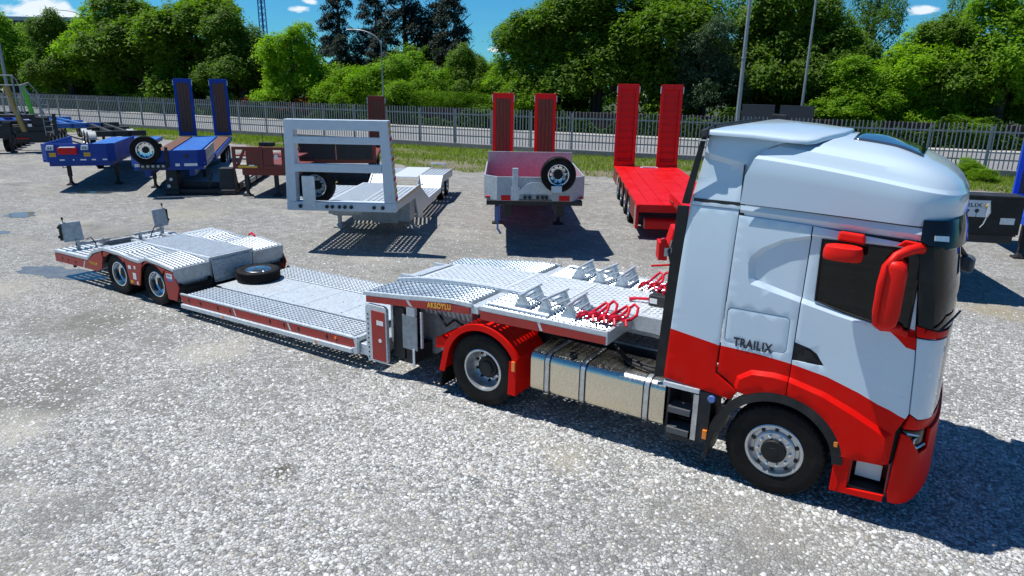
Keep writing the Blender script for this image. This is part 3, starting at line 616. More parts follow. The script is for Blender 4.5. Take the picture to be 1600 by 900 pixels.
# rings: side inset, front x, rear z, front z
RG = [(.032, 1.30, 3.115, 3.055), (.028, 1.31, 3.40, 3.21), (.028, 1.295, 3.575, 3.315), (.030, 1.292, 3.580, 3.322), (.080, 1.270, 3.605, 3.355), (.084, 1.268, 3.61, 3.36), (.105, 1.235, 3.66, 3.415), (.135, 1.175, 3.715, 3.475), (.20, 1.08, 3.755, 3.54), (.34, .94, 3.785, 3.605), (.58, .75, 3.81, 3.695), (.9, .57, 3.83, 3.75), (1.10, .48, 3.835, 3.775)]
XRS = [-.638, -.622, -.552, -.548, -.53, -.527, -.48, -.36, -.30, -.45, -.60, -.60, -.60]
def ring(y0, x1, zr, zf_, nseg=26, xr=-.655):
    a = .62 if y0 < .2 else .55; xc = max(-.3, x1-a); a = x1-xc; b = 1.25-y0; pts = []
    for i in range(12): pts.append((xr+(xc-xr)*i/12, y0))
    for i in range(nseg+1):
        ph = PI/2*i/nseg; pts.append((xc+a*math.sin(ph)**.66, 1.25-b*max(0, math.cos(ph))**.66))
    pts += [(x, YM-y) for x, y in pts[::-1][1:]]
    xs = max(x1, .7); return [(x, y, zr+(zf_-zr)*max(0, min(1, (x+.65)/(x1+.65)))**1.35) for x, y in pts]
roof = MB(); rings = [ring(*r, xr=q) for r, q in zip(RG, XRS)]; k = len(rings[0]); vs = [p for R_ in rings for p in R_]
roof.add(vs, [(i*k+j, i*k+j+1, (i+1)*k+j+1, (i+1)*k+j) for i in range(len(RG)-1) for j in range(k-1)], 0, True)
rl = rings[-1]; roof.add(rl, [(i, i+1, k-2-i, k-1-i) for i in range(k//2-1)], 0, True)
ro = roof.build('cab_roof', 'white', tr, ang=24)
# aerofoil plate on the roof
plate = [(-1.04, .045), (-.60, .06), (-.25, .09), (-.10, .13), (-.03, .22), (.0, .36), (.05, .56), (.13, .86), (.17, 1.25)]
plate = plate+[(x, YM-y) for x, y in plate[::-1][1:]]
def pz(x, y):
    e = abs(y-1.25)/1.15; return 3.895-.045*e**3-.075*max(0, x+.75)/.8*(.45+.55*e)
pm = MB(); n = len(plate)
def scl(p, s_): return (-.45+(p[0]+.45)*s_, 1.25+(p[1]-1.25)*s_)
rr_ = []
for s_, dz in ((1.0, -.066), (1.0, -.045), (.992, -.028), (.972, -.020), (.8, -.014), (.5, -.006), (.02, -.002)):
    rr_.append([(q[0], q[1], pz(*q)+dz) for q in [scl(p, s_) for p in plate]])
pm.add([p for R_ in rr_ for p in R_], [(i*n+j, i*n+(j+1) % n, (i+1)*n+(j+1) % n, (i+1)*n+j) for i in range(len(rr_)-1) for j in range(n)], 0, True)
pm.build('roof_aerofoil', 'white', tr, ang=50)
MB().box(-1.075, -1.035, .3, 2.2, 3.76, 3.87).build('aerofoil_trim', 'black', tr, .01)
MB().hull([(-.95, 2.36, 3.72), (-.70, 2.36, 3.72), (-.70, 2.46, 3.70), (-.95, 2.46, 3.70)], [(-.93, 2.36, 3.93), (-.74, 2.36, 3.92), (-.74, 2.44, 3.91), (-.93, 2.44, 3.92)]).build('deflector_end_cap', 'black', tr, .02)
# roof hatch (dark glass), following the roof line
from mathutils.bvhtree import BVHTree
_bvh = BVHTree.FromPolygons([Vector(v) for v in roof.v], roof.f)
def rz(x, y=1.25):
    h = _bvh.ray_cast(Vector((x, y, 6)), Vector((0, 0, -1))); return h[0].z if h[0] else 3.6
hx = [.235+.0625*i for i in range(11)]
hm_ = MB(); hv = []
for x in hx:
    for y in [.70+.11*i for i in range(11)]: hv.append((x, y, rz(x, y)+.012))
hm_.add(hv, [(i*11+j, i*11+j+11, i*11+j+12, i*11+j+1) for i in range(10) for j in range(10)], 0, True)
hm_.build('roof_hatch', 'hatch', tr, solid=.012)
MB().tube([(.62, 1.95, 3.66), (.55, 1.95, 3.80)], [.012, .006], 6).cyl((.60, 1.95, 3.64), .03, .05).build('aerial', 'black', tr)
# -- sun visor wrapped round the top of the windscreen
vis = MB(); US = [uX(.985), uX(1.06), XC+.5, XC+.7, XC+.9, XC+1.1, XC+1.3, HP]
US = US+[2*HP-u for u in US[::-1][1:]]
def vpt(u, z, d):
    if u <= HP: return S(u, z, d)
    x, y, zz = S(2*HP-u, z, d); return (x, YM-y, zz)
vv = []; n = len(US)
for (z, d) in ((3.13, -.02), (3.03, -.035), (2.885, -.042), (2.875, -.03), (3.0, -.02), (3.10, .02)):
    for i, u in enumerate(US):
        e = min(1, min(i, n-1-i)/2); vv.append(vpt(u, z-(.0 if e else 0)+(1-e)*(.06 if z < 2.95 else 0), d-.012*e*(1 if z < 3.05 else .4)))
vis.add(vv, [(i*n+j, i*n+j+1, (i+1)*n+j+1, (i+1)*n+j) for i in range(5) for j in range(n-1)], 0, True)
vis.build('sun_visor', 'gloss', tr, ang=40)
for m in (0, 1):
    f = (lambda p: (p[0], YM-p[1], p[2])) if m else (lambda p: p)
    a_ = [f(S(uX(1.10), 3.005, -.055)), f(S(uX(1.10), 2.96, -.058)), f(S(uX(1.21), 2.952, -.062)), f(S(uX(1.21), 3.0, -.058))]
    MB().add(a_, [(0, 1, 2, 3)]).build('visor_marker_lamp', 'clens', tr, solid=.015)
# -- mirrors
def mirror_set(m):
    f = (lambda x, y, z: (x, YM-y, z)) if m else (lambda x, y, z: (x, y, z))
    # main housing: tall rounded box, face to the rear
    prof = rrect(-.185, .065, 2.13, 2.79, .07, 4)   # in (y offset, z)
    mb = MB(); R0 = [f(.755, -.06+p[0]*1.0, p[1]) for p in prof]
    lay = [(.762, .90), (.80, 1.0), (.87, .98), (.915, .86), (.93, .60)]
    rr2 = []
    for x, s_ in lay: rr2.append([f(x, -.12+(p[0]+.06)*s_, 2.46+(p[1]-2.46)*s_) for p in prof])
    k = len(prof); mb.add([p for R_ in rr2 for p in R_], [(i*k+j, i*k+(j+1) % k, (i+1)*k+(j+1) % k, (i+1)*k+j) for i in range(len(lay)-1) for j in range(k)]+[list(range(k)), [(len(lay)-1)*k+j for j in range(k)]], 0, True)
    mb.build('mirror_housing', 'redplastic', tr, ang=45)
    g = MB()
    for z0, z1 in ((2.18, 2.40), (2.42, 2.75)): g.add([f(.760, -.26, z0), f(.760, -.0, z0), f(.760, -.0, z1), f(.760, -.26, z1)], [(0, 1, 2, 3)])
    g.build('mirror_glass', 'alu', tr)
    mb = MB().tube([f(1.0, .07, 2.865), f(.965, .01, 2.875), f(.90, -.08, 2.865), f(.82, -.155, 2.82), f(.755, -.205, 2.72), f(.735, -.22, 2.55), f(.735, -.22, 2.30), f(.75, -.20, 2.18), f(.80, -.13, 2.13), f(.88, -.05, 2.115), f(.945, .02, 2.10)], [.046, .046, .045, .042, .038, .032, .030, .032, .036, .034, .036], 10)
    mb.build('mirror_arm', 'redplastic', tr, ang=60)
    MB().hull([f(.80, .03, 2.875), f(1.0, .03, 2.86), f(1.0, .07, 2.86), f(.80, .07, 2.875)], [f(.86, .02, 2.935), f(1.0, .015, 2.92), f(1.0, .07, 2.92), f(.86, .07, 2.935)]).build('mirror_bracket', 'redplastic', tr, .012)
    MB().hull([f(.86, -.03, 2.07), f(1.02, .0, 2.03), f(1.02, .05, 2.03), f(.86, .05, 2.07)], [f(.88, -.03, 2.125), f(1.02, -.0, 2.09), f(1.02, .05, 2.09), f(.88, .05, 2.125)]).build('mirror_bracket', 'redplastic', tr, .012)
    # kerb mirror over the window
    MB().hull([f(.30, -.01, 2.865), f(.545, -.01, 2.85), f(.545, .06, 2.85), f(.30, .06, 2.865)], [f(.31, .0, 2.955), f(.53, .0, 2.945), f(.53, .06, 2.945), f(.31, .06, 2.955)]).build('kerb_mirror_bracket', 'redplastic', tr, .02)
    mb = MB(); q = arc(.385, 0, .175, 180, 360, 14); lay = [(-.03, 2.86, .82), (-.10, 2.875, 1.0), (-.20, 2.86, 1.0), (-.255, 2.82, .85), (-.27, 2.79, .6)]
    ov = [(.385+.17*math.copysign(abs(math.cos(t))**.7, math.cos(t)), math.copysign(abs(math.sin(t))**.8, math.sin(t))) for t in [2*PI*i/18 for i in range(18)]]
    lay = [(2.855, .70), (2.845, .92), (2.80, 1.0), (2.745, 1.0), (2.725, .95)]
    rr2 = [[f(.385+(x-.385)*s_, -.155+.115*y*s_, z) for x, y in ov] for z, s_ in lay]; k = 18
    mb.add([p for R_ in rr2 for p in R_], [(i*k+j, i*k+(j+1) % k, (i+1)*k+(j+1) % k, (i+1)*k+j) for i in range(4) for j in range(k)]+[list(range(k)), [4*k+j for j in range(k)]], 0, True)
    mb.build('kerb_mirror', 'redplastic', tr, ang=50)
mirror_set(0); mirror_set(1)
MB().tube([(1.26, 2.10, 2.72), (1.33, 2.3, 2.52), (1.43, 2.55, 2.36)], .03, 8).build('front_mirror_arm', 'black', tr)
MB().hull([(1.37, 2.48, 2.19), (1.53, 2.44, 2.17), (1.55, 2.70, 2.17), (1.40, 2.74, 2.19)], [(1.38, 2.47, 2.38), (1.53, 2.44, 2.35), (1.55, 2.69, 2.35), (1.40, 2.73, 2.38)]).build('front_mirror', 'dgrey', tr, .045)
# -- lettering on the locker
text('lettering', 'TRAILIX', .135, Matrix.Translation((-.545, .014, 1.605)) @ SIDE, 'ink', tr, .0015, .40, bold=.032)
# -- chassis
ch = MB()
for y in (.83, 1.61): ch.box(-4.75, 1.05, y, y+.07, .72, .99)
for x in (-4.7, -3.3, -2.4, -1.4, .6): ch.box(x, x+.12, .9, 1.61, .76, .96)
ch.build('chassis', 'dark', tr)
MB().box(-4.05, -3.55, .45, 2.05, .42, .60).cyl((-3.795, .3, .51), .13, 1.9, 'y').build('rear_axle', 'dark', tr)
MB().cyl((0, .35, .51), .09, 1.8, 'y').box(-.25, .5, .5, 2.0, .55, 1.15).build('front_axle', 'dark', tr)
MB().prism(rrect(-3.95, -3.05, .75, 1.75, .25), 'xy', 1.06, 1.12).box(-3.9, -3.2, .85, 1.65, .99, 1.06).build('fifth_wheel', 'dark', tr, .01)
cw = MB().grating(-3.05, -1.45, .86, 1.64, 1.02, 16, 8, .5, .5, .004, .02); cw.build('catwalk', 'galvd', tr)
# fuel tank
tk = MB(); sec = rrect(.03, .74, .405, .965, .11, 6); k = len(sec)
tk.add([(-3.04, y, z) for y, z in sec]+[(-1.245, y, z) for y, z in sec], [(i, (i+1) % k, k+(i+1) % k, k+i) for i in range(k)]+[list(range(k)), list(range(k, 2*k))], 0, True)
tk.build('fuel_tank', 'tank', tr, ang=40)
for x in (-2.83, -2.33, -1.50):
    s1 = rrect(.022, .748, .397, .973, .117, 6); s2 = rrect(.030, .740, .405, .965, .11, 6)
    b = MB()
    b.add([(x, y, z) for y, z in s1]+[(x+.06, y, z) for y, z in s1], [(i, (i+1) % k, k+(i+1) % k, k+i) for i in range(k)], 0, True)
    st_ = b.build('tank_strap', 'rim', tr)
    b = MB()
    for xx in (x-.012, x+.06):
        s3 = rrect(.018, .752, .393, .977, .121, 6)
        b.add([(xx, y, z) for y, z in s3]+[(xx+.012, y, z) for y, z in s3], [(i, (i+1) % k, k+(i+1) % k, k+i) for i in range(k)], 0, True)
    b.build('strap_rubber', 'black', st_)
    MB().box(x+.005, x+.055, .012, .03, .37, .43).cyl((x+.03, .03, .33), .012, .06).build('strap_buckle', 'black', st_, .003)
MB().cyl((-2.50, .16, .96), .05, .05).cyl((-2.50, .16, 1.0), .06, .02).build('tank_cap', 'black', tr, .006)
MB().tube([(-2.05, .55, 1.02), (-1.8, .30, 1.00), (-1.5, .24, .99), (-1.25, .30, 1.0), (-.95, .5, 1.05)], .032, 8).tube([(-2.2, .7, 1.04), (-1.9, .42, 1.0), (-1.55, .34, .995), (-1.2, .42, 1.0)], .022, 8).build('air_hose', 'black', tr)
# step box between tank and wheel
sb = MB(); sb.box(-1.215, -.72, .50, .52, .36, .98); sb.box(-1.225, -1.20, .06, .52, .36, .98); sb.box(-.92, -.72, .05, .50, .36, .98); sb.box(-1.21, -.9, .05, .5, .30, .36); sb.build('step_box', 'dark', tr, .004)
sx = MB().grating(-1.27, -.85, .0, .36, 1.01, 7, 4, .7, .25, .004, .03); sx.build('step_tread', 'galv', tr)
for z in (.70, .44): MB().box(-1.19, -.93, .01, .22, z, z+.022).box(-1.19, -.93, .0, .012, z-.05, z+.022).build('step_tread', 'dgrey', tr, .003)
MB().box(-.915, -.855, .035, .05, .36, .93).build('step_box_strap', 'rim', tr, .003)
MB().box(-1.06, -1.0, .46, .50, .4, .95).build('step_box_strap', 'dark', tr, .003)
MB().box(-.775, -.725, .015, .05, .42, .53).build('side_marker', 'amber', tr, .006)
MB().cyl((-.71, -.0, .93), .042, .06, 'y').build('filler_cap', 'bdecal', tr, .006)
# rear mudguards
for m in (0, 1):
    f = (lambda y: YM-y) if m else (lambda y: y)
    mb = MB(); o_ = arc(-3.795, .52, .655, 28, 164, 26); i_ = arc(-3.795, .52, .625, 28, 164, 26)
    o_ = [(-3.245, .29), (-3.235, .80)]+o_+[(-4.505, .36)]; i_ = [(-3.275, .29), (-3.265, .79)]+i_+[(-4.475, .36)]
    mb.prism(o_+i_[::-1], 'xz', f(.0), f(.66)); mb.build('rear_mudguard', 'red', tr, .006)
    lip_o = [(p[0], p[1]) for p in o_]; lip_i = [(-3.365, .29), (-3.345, .76)]+arc(-3.795, .52, .565, 28, 164, 26)+[(-4.415, .36)]
    MB().prism(lip_o+lip_i[::-1], 'xz', f(-.014), f(.002)).build('mudguard_lip', 'red', tr, .005)
    MB().prism([(-4.62, .64), (-4.42, .70), (-4.40, .80), (-4.52, .86), (-4.62, .80)], 'xz', f(.06), f(.46)).build('tail_lamp', 'red', tr, .015)
    MB().box(-4.63, -4.615, f(.08), f(.44), .66, .79).build('tail_lamp_lens', 'rlens', tr)
    MB().prism([(-4.50, .36), (-4.47, .36), (-4.50, .10), (-4.53, .10)], 'xz', f(.02), f(.62)).build('mudflap', 'rubber', tr)
    MB().box(-3.30, -3.25, f(-.03), f(-.0), .64, .78).build('side_marker', 'amber', tr, .006)
make_wheel(tr, axleT(0, .150, .515), .515, .30, 'steer')
make_wheel(tr, axleT(0, YM-.150, .515, 1), .515, .30, 'steer')
for y, sd in ((.150, -1), (.49, -1), (YM-.150, 1), (YM-.49, 1)): make_wheel(tr, axleT(-3.795, y, .515, sd), .515, .28, 'drive')

# ================================================================== LOW LOADER behind the tractor unit
M['dplate'] = plate_mat('chequer_plate', (.68, .72, .74), 30)
lo = thing('low_loader_trailer', 'long galvanised low loader with red side panels, hitched behind the white and red tractor unit', 'trailer')
TW = 2.5
def both(fn):
    for m in (0, 1): fn((lambda y: TW-y) if m else (lambda y: y))
def lerp(x, P):
    for (a, za), (b, zb) in zip(P, P[1:]):
        if a <= x <= b: return za+(zb-za)*(x-a)/(b-a)
    return P[0][1] if x < P[0][0] else P[-1][1]
ZN = [(-5.92, 1.265), (-5.2, 1.335), (-4.7, 1.395), (-4.3, 1.435), (-3.95, 1.44)]
ZR = [(-15.16, .605), (-13.80, .625), (-13.54, .80), (-13.12, .925), (-12.55, .905), (-12.12, .855), (-11.86, .845), (-11.62, .935), (-11.2, .905), (-10.72, .845)]
zb = lambda x: .405+.085*(x+10.57)/4.47
zn = lambda x: lerp(x, ZN)
zr = lambda x: lerp(x, ZR)
def grate(name, *a, **k):
    o = MB().grating(*a, **k).build(name, 'grate' if name in ('deck_grating', 'neck_grating') else 'galv', lo); return o
for ya, yb in ((.03, .72), (1.78, 2.47)):
    grate('deck_grating', -3.80, -2.03, ya, yb, 1.432, 22, 9, .58, .58, .013)
    grate('neck_grating', -5.88, -4.02, ya, yb, lambda x: zn(x)-.004, 23, 9, .58, .58, .013)
for ya, yb in ((.03, .62), (1.80, 2.47)):
    grate('bed_grating', -10.42, -6.22, ya, yb, zb, 44, 9, .62, .54, .015)
for ya, yb in ((.03, .74), (1.76, 2.47)):
    grate('rear_grating', -12.95, -12.42, ya, yb, zr, 5, 9, .86, .42, .012)
    grate('rear_grating', -12.42, -11.72, ya, yb, zr, 8, 7, .50, .56, .012)
    grate('rear_grating', -11.66, -10.76, ya, yb, zr, 9, 9, .80, .42, .012)
    grate('rear_grating', -15.10, -13.86, ya, yb, zr, 8, 6, .90, .35, .012)
# edge flanges (the silver line over the red panels)
def flange(P, y0, y1, h, name, dz=.004, bev=.004):
    mb = MB(); vs = []
    for x, z in P: vs += [(x, y0, z+dz), (x, y1, z+dz), (x, y1, z+dz-h), (x, y0, z+dz-h)]
    n = len(P); fs = [(i*4+j, i*4+4+j, i*4+4+(j+1) % 4, i*4+(j+1) % 4) for i in range(n-1) for j in range(4)]+[(0, 1, 2, 3), (4*n-4, 4*n-3, 4*n-2, 4*n-1)]
    mb.add(vs, fs); return mb.build(name, 'galv', lo, bev)
dense = lambda P, k=6: [(a[0]+(b[0]-a[0])*i/k, a[1]+(b[1]-a[1])*i/k) for a, b in zip(P, P[1:]) for i in range(k)]+[P[-1]]
def side_parts(f):
    s = -1 if f(0) == 0 else 1
    a, b = sorted((f(-.006), f(.03)))
    flange(ZN, a, b, .055, 'neck_edge'); flange([(-3.83, 1.432), (-1.99, 1.452)], a, b, .055, 'deck_edge')
    flange([(-10.6, zb(-10.6)), (-6.1, zb(-6.1))], a, b, .03, 'bed_edge'); flange(ZR, a, b, .06, 'rear_edge')
    # red panels, split by thin pale seams
    def red(q, name='side_panel', y0=-.004, y1=.02):
        MB().prism(q, 'xz', f(y0), f(y1)).build(name, 'tred', lo, .003)
    red([(-5.865, 1.115), (-5.02, 1.190), (-5.10, 1.285), (-5.865, 1.212)]); red([(-4.97, 1.197), (-3.985, 1.285), (-3.985, 1.378), (-4.3, 1.375), (-4.7, 1.335), (-5.05, 1.292)])
    red([(-3.81, 1.250), (-2.90, 1.270), (-2.95, 1.385), (-3.81, 1.372)]); red([(-2.86, 1.271), (-2.005, 1.290), (-2.005, 1.39), (-2.91, 1.386)])
    for q_ in ([(-5.86, 1.13), (-3.99, 1.295), (-3.99, 1.385), (-4.6, 1.36), (-5.86, 1.215)], [(-3.81, 1.26), (-2.0, 1.30), (-2.0, 1.40), (-3.81, 1.38)], [(-10.58, zb(-10.58)-.16), (-6.13, zb(-6.13)-.16), (-6.13, zb(-6.13)-.03), (-10.58, zb(-10.58)-.03)], [(-15.14, .36), (-13.5, .39), (-13.3, .47), (-13.2, .72), (-13.5, .70), (-13.8, .54), (-15.14, .53)]):
        MB().prism(q_, 'xz', f(-.0015), f(.035)).build('side_beam', 'galv', lo)
    def bp(x0, x1): return [(x0, zb(x0)-.17), (x1, zb(x1)-.17), (x1-.06, zb(x1)-.032), (x0-.06, zb(x0)-.032)]
    for x0, x1 in ((-10.55, -9.02), (-8.98, -7.62), (-7.58, -6.12)): red(bp(x0, x1))
    red([(-15.15, .345), (-14.02, .375), (-13.93, .555), (-15.15, .535)])
    red([(-13.97, .375), (-13.46, .380), (-13.27, .455), (-13.17, .70), (-13.19, .835), (-13.50, .725), (-13.78, .560), (-13.88, .556)])
    a1 = arc(-12.745, .42, .475, 28, 138, 12)[::-1]; a2 = arc(-11.449, .42, .475, 25, 132, 12)[::-1]
    red([(-13.16, .78)]+[(x, min(z, .872)) for x, z in a1]+[(-12.34, .80), (-12.45, .838), (-12.6, .842), (-13.1, .858)][0:] if False else [(-13.15, .74)]+[(x, z-.04) for x, z in a1 if z > .74]+[(-12.36, .79), (-12.55, .84), (-13.10, .858)])
    red([(-12.33, .70), (-12.25, .31), (-11.92, .325), (-11.80, .70), (-11.73, .845), (-11.86, .78), (-12.12, .79), (-12.40, .825)])
    red([(-11.78, .74)]+[(x, z-.04) for x, z in a2 if z > .74]+[(-11.02, .79), (-10.96, .795), (-11.2, .84), (-11.62, .868)])
    red([(-11.06, .64), (-10.99, .225), (-10.72, .235), (-10.62, .50), (-10.755, .775), (-10.95, .79), (-11.0, .785)])
    # pillar plate with row of holes
    MB().prism(rrect(-5.885, -5.475, .20, 1.095, .07), 'xz', f(-.012), f(.05)).build('pillar_plate', 'galv', lo, .006)
    pp = MB().prism([(-5.765, .235), (-5.50, .235), (-5.50, 1.01), (-5.765, 1.01)], 'xz', f(-.018), f(-.010)).build('pillar_panel', 'tred', lo, .002)
    h = MB()
    for i in range(10): h.cyl((-5.835, min(f(-.016), f(-.012)), .26+.075*i), .014, .004, 'y', 10)
    struct(h.build('pin_hole', 'gloss', lo), 'stuff')
    MB().cyl((-5.60, min(f(-.023), f(-.019)), .56), .03, .004, 'y', 14).build('pin_hole', 'decal', lo)
    MB().box(-5.66, -5.53, f(-.021), f(-.0185), .80, .87).build('sticker', 'decal', lo)
    # rail under the bed
    MB().hull([(-10.55, f(-.05), .145), (-6.18, f(-.05), .235), (-6.18, f(.03), .235), (-10.55, f(.03), .145)], [(-10.55, f(-.05), .222), (-6.18, f(-.05), .315), (-6.18, f(.03), .315), (-10.55, f(.03), .222)]).build('side_rail', 'galv', lo, .01)
    MB().prism([(-6.20, .225), (-6.085, .235), (-6.085, .47), (-6.12, .50), (-6.14, .33), (-6.20, .325)], 'xz', f(-.015), f(.04)).build('bed_end_plate', 'galv', lo, .005)
    h = MB()
    for x in (-10.35, -10.0, -9.5, -9.15, -8.1, -7.75, -7.4, -6.75, -6.55): h.lathe([(.0001, .006), (.026, .006), (.034, .002), (.034, -.004)], Matrix.Translation((x, f(-.004), zb(x)-.10)) @ Matrix.Rotation(PI/2*(1 if s < 0 else -1), 4, 'X') @ Matrix.Diagonal((.7, 1.25, 1, 1)), 12)
    for x in (-14.85, -14.6, -14.3): h.lathe([(.0001, .006), (.022, .006), (.03, .002), (.03, -.004)], Matrix.Translation((x, f(-.004), .45)) @ Matrix.Rotation(PI/2*(1 if s < 0 else -1), 4, 'X'), 12)
    struct(h.build('lashing_eye', 'gloss', lo), 'stuff')
    for x in (-9.3, -6.95): MB().cyl((x, min(f(-.053), f(-.043)), .185+.0206*(x+10.55)+.0), .028, .01, 'y', 12).build('side_marker', 'amber', lo)
    MB().cyl((-6.55, min(f(-.016), f(-.004)), .40), .026, .012, 'y', 12).build('side_marker', 'amber', lo)
    for x, z, a_, c_, k_ in ((-12.20, .66, .10, .07, 'decal'), (-12.02, .68, .06, .06, 'decal'), (-12.06, .50, .11, .13, 'decal'), (-11.98, .37, .05, .06, 'decal'), (-12.18, .37, .09, .05, 'yellow'), (-10.88, .69, .18, .09, 'decal'), (-10.86, .62, .16, .05, 'bdecal')):
        MB().box(x-a_/2, x+a_/2, f(-.0065), f(-.0045), z-c_/2, z+c_/2).build('sticker', k_, lo)
both(side_parts)
text('lettering', 'AKSOYLU', .105, Matrix.Translation((-4.70, -.006, 1.250)) @ SIDE @ Matrix.Rotation(rad(5.5), 4, 'Z'), 'yink', lo, .0015, .41, bold=.02)
text('lettering', 'TRAILIX', .085, Matrix.Translation((-13.72, -.006, .50)) @ SIDE, 'yellow', lo, .0012, .32)
text('lettering', 'TRAILIX', .05, Matrix.Translation((-10.955, -.0075, .685)) @ SIDE, 'bdecal', lo, .0012, .13)
def lugs(x0, x1, y0, y1, zf, name, px=.062, py=.055, sl=0.):
    mb = MB(); i = 0; x = x0
    while x < x1:
        j = 0; y = y0
        while y < y1:
            c, s_ = (.7, .7) if (i+j) % 2 else (.7, -.7); a_, b_ = .024, .009; z = zf(x)
            P = [(x+c*a_, y+s_*a_), (x-s_*b_, y+c*b_), (x-c*a_, y-s_*a_), (x+s_*b_, y-c*b_)]
            mb.add([(q[0], q[1], zf(q[0])) for q in P]+[(x+(q[0]-x)*.7, y+(q[1]-y)*.7, zf(q[0])+.007) for q in P], [(4, 5, 6, 7), (0, 1, 5, 4), (1, 2, 6, 5), (2, 3, 7, 6), (3, 0, 4, 7)])
            y += py; j += 1
        x += px; i += 1
    return struct(mb.build(name, 'galv', lo), 'stuff')
# neck centre plate, beams and transverse steps
def sheet(P, y0, y1, h, name, m='dplate', bev=.004):
    o = flange(P, y0, y1, h, name, 0, bev); o.data.materials.clear(); o.data.materials.append(M[m]); return o
ZC = [(-5.46, 1.385), (-5.1, 1.425), (-4.6, 1.458), (-4.2, 1.470), (-3.9, 1.474)]
sheet(dense(ZC, 3), .80, 1.70, .012, 'centre_plate')
for x0, x1 in ((-3.895, -2.92), (-2.915, -1.90), (-1.895, -1.30)): sheet([(x0, 1.474), (x1, 1.478)], .80, 1.70, .012, 'centre_plate')
lugs(-5.35, -3.93, .84, 1.68, lambda x: lerp(x, ZC)+.001, 'tread_lug'); lugs(-3.86, -1.35, .84, 1.68, lambda x: 1.4745+.0015*(x+3.895)/2.6+.001, 'tread_lug')
for y0, y1 in ((.735, .80), (1.70, 1.765)):
    sheet(dense([(-5.92, 1.30)]+ZC+[(-1.25, 1.48)], 3), y0, y1, .21, 'centre_beam', 'galv', .008)
sl_ = MB()
for i in range(9): sl_.box(-5.88+.045*i, -5.86+.045*i, .86, 1.64, 1.275+.012*i, 1.30+.012*i)
sl_.box(-5.90, -5.46, .82, .86, 1.24, 1.36).box(-5.90, -5.46, 1.64, 1.68, 1.24, 1.36); sl_.build('slatted_infill', 'galv', lo)
both(lambda f: MB().box(-3.98, -3.86, f(.02), f(.74), 1.30, 1.405).build('cross_beam', 'galv', lo, .006))
both(lambda f: MB().box(-2.03, -1.985, f(.0), f(.735), 1.285, 1.448).build('deck_end_plate', 'galv', lo, .006))
bm_ = MB().box(-1.29, -1.25, .735, 1.765, 1.28, 1.49); bm_.build('headboard_plate', 'galv', lo, .005)
nk = MB().box(-5.5, -1.6, .78, 1.72, 1.20, 1.37).box(-5.9, -4.3, .5, 2.0, .95, 1.20).prism([(-5.9, .30), (-5.0, .30), (-4.55, .62), (-4.35, 1.0), (-5.9, 1.0)], 'xz', .55, 1.95); nk.build('gooseneck_body', 'galvd', lo, .01)
u_ = MB()
for x in (-3.6, -3.0, -2.4): u_.box(x, x+.05, .05, 2.45, 1.28, 1.38)
u_.build('cross_member', 'galvd', lo)
both(lambda f: MB().box(-5.46, -5.25, f(.12), f(.5), .30, 1.1).box(-5.20, -5.05, f(.10), f(.52), .28, .52).build('pillar_box', 'dark', lo, .006))
both(lambda f: MB().prism([(-5.25, .50), (-4.98, .50), (-4.98, 1.02), (-5.25, 1.02)], 'xz', f(.085), f(.10)).build('chequer_guard', 'galvd', lo))
both(lambda f: MB().box(-5.06, -5.02, f(.07), f(.085), .25, .52).box(-5.14, -4.99, f(.05), f(.11), 1.03, 1.17).box(-4.93, -4.90, f(.10), f(.14), .55, 1.1).build('pillar_bracket', 'galv', lo, .004))
both(lambda f: MB().tube([(-4.9, f(.5), .98), (-4.7, f(.42), .85), (-4.55, f(.42), .98), (-4.35, f(.42), .90), (-4.15, f(.45), 1.02), (-3.9, f(.5), 1.06)], .02, 6).build('air_hose', 'black', lo))
both(lambda f: MB().tube([(-3.75, f(.10), 1.458), (-2.82, f(.07), 1.468)], .03, 10).build('locking_tube', 'galv', lo))
MB().box(-6.5, -5.9, .35, 2.15, .16, .38).build('bed_head_beam', 'galvd', lo, .01)
both(lambda f: MB().box(-6.14, -5.88, f(.05), f(.30), .22, .40).build('bed_hinge_block', 'galv', lo, .01))
# bed
for x0, x1 in ((-10.5, -9.0), (-8.995, -8.1), (-8.095, -7.2), (-7.195, -6.25)):
    sheet([(x0, zb(x0)+.006), (x1, zb(x1)+.006)], .70, 1.70, .012, 'deck_panel', 'galv', .002)
bo = MB()
for i in range(10):
    x = -10.0+.4*i
    for y in (.76, 1.2, 1.64): bo.cyl((x, y, zb(x)+.006), .009, .006, 'z', 6)
struct(bo.build('bolt', 'dark', lo), 'stuff')
for y0, y1 in ((.655, .70), (1.70, 1.745)): sheet([(-10.3, zb(-10.3)+.01), (-6.2, zb(-6.2)+.01)], y0, y1, .20, 'bed_beam', 'galv', .004)
bf = MB()
for y in (.1, 2.3): bf.hull([(-10.5, y, .16), (-6.2, y, .24), (-6.2, y+.1, .24), (-10.5, y+.1, .16)], [(-10.5, y, .36), (-6.2, y, .44), (-6.2, y+.1, .44), (-10.5, y+.1, .36)])
for i in range(10): bf.box(-10.2+.42*i, -10.12+.42*i, .1, 2.4, .22, .33)
bf.build('bed_frame', 'galvd', lo)
both(lambda f: sheet([(-6.20, .478), (-6.10, .486)], *sorted((f(.03), f(.66))), .06, 'bed_end_plate', 'galv'))
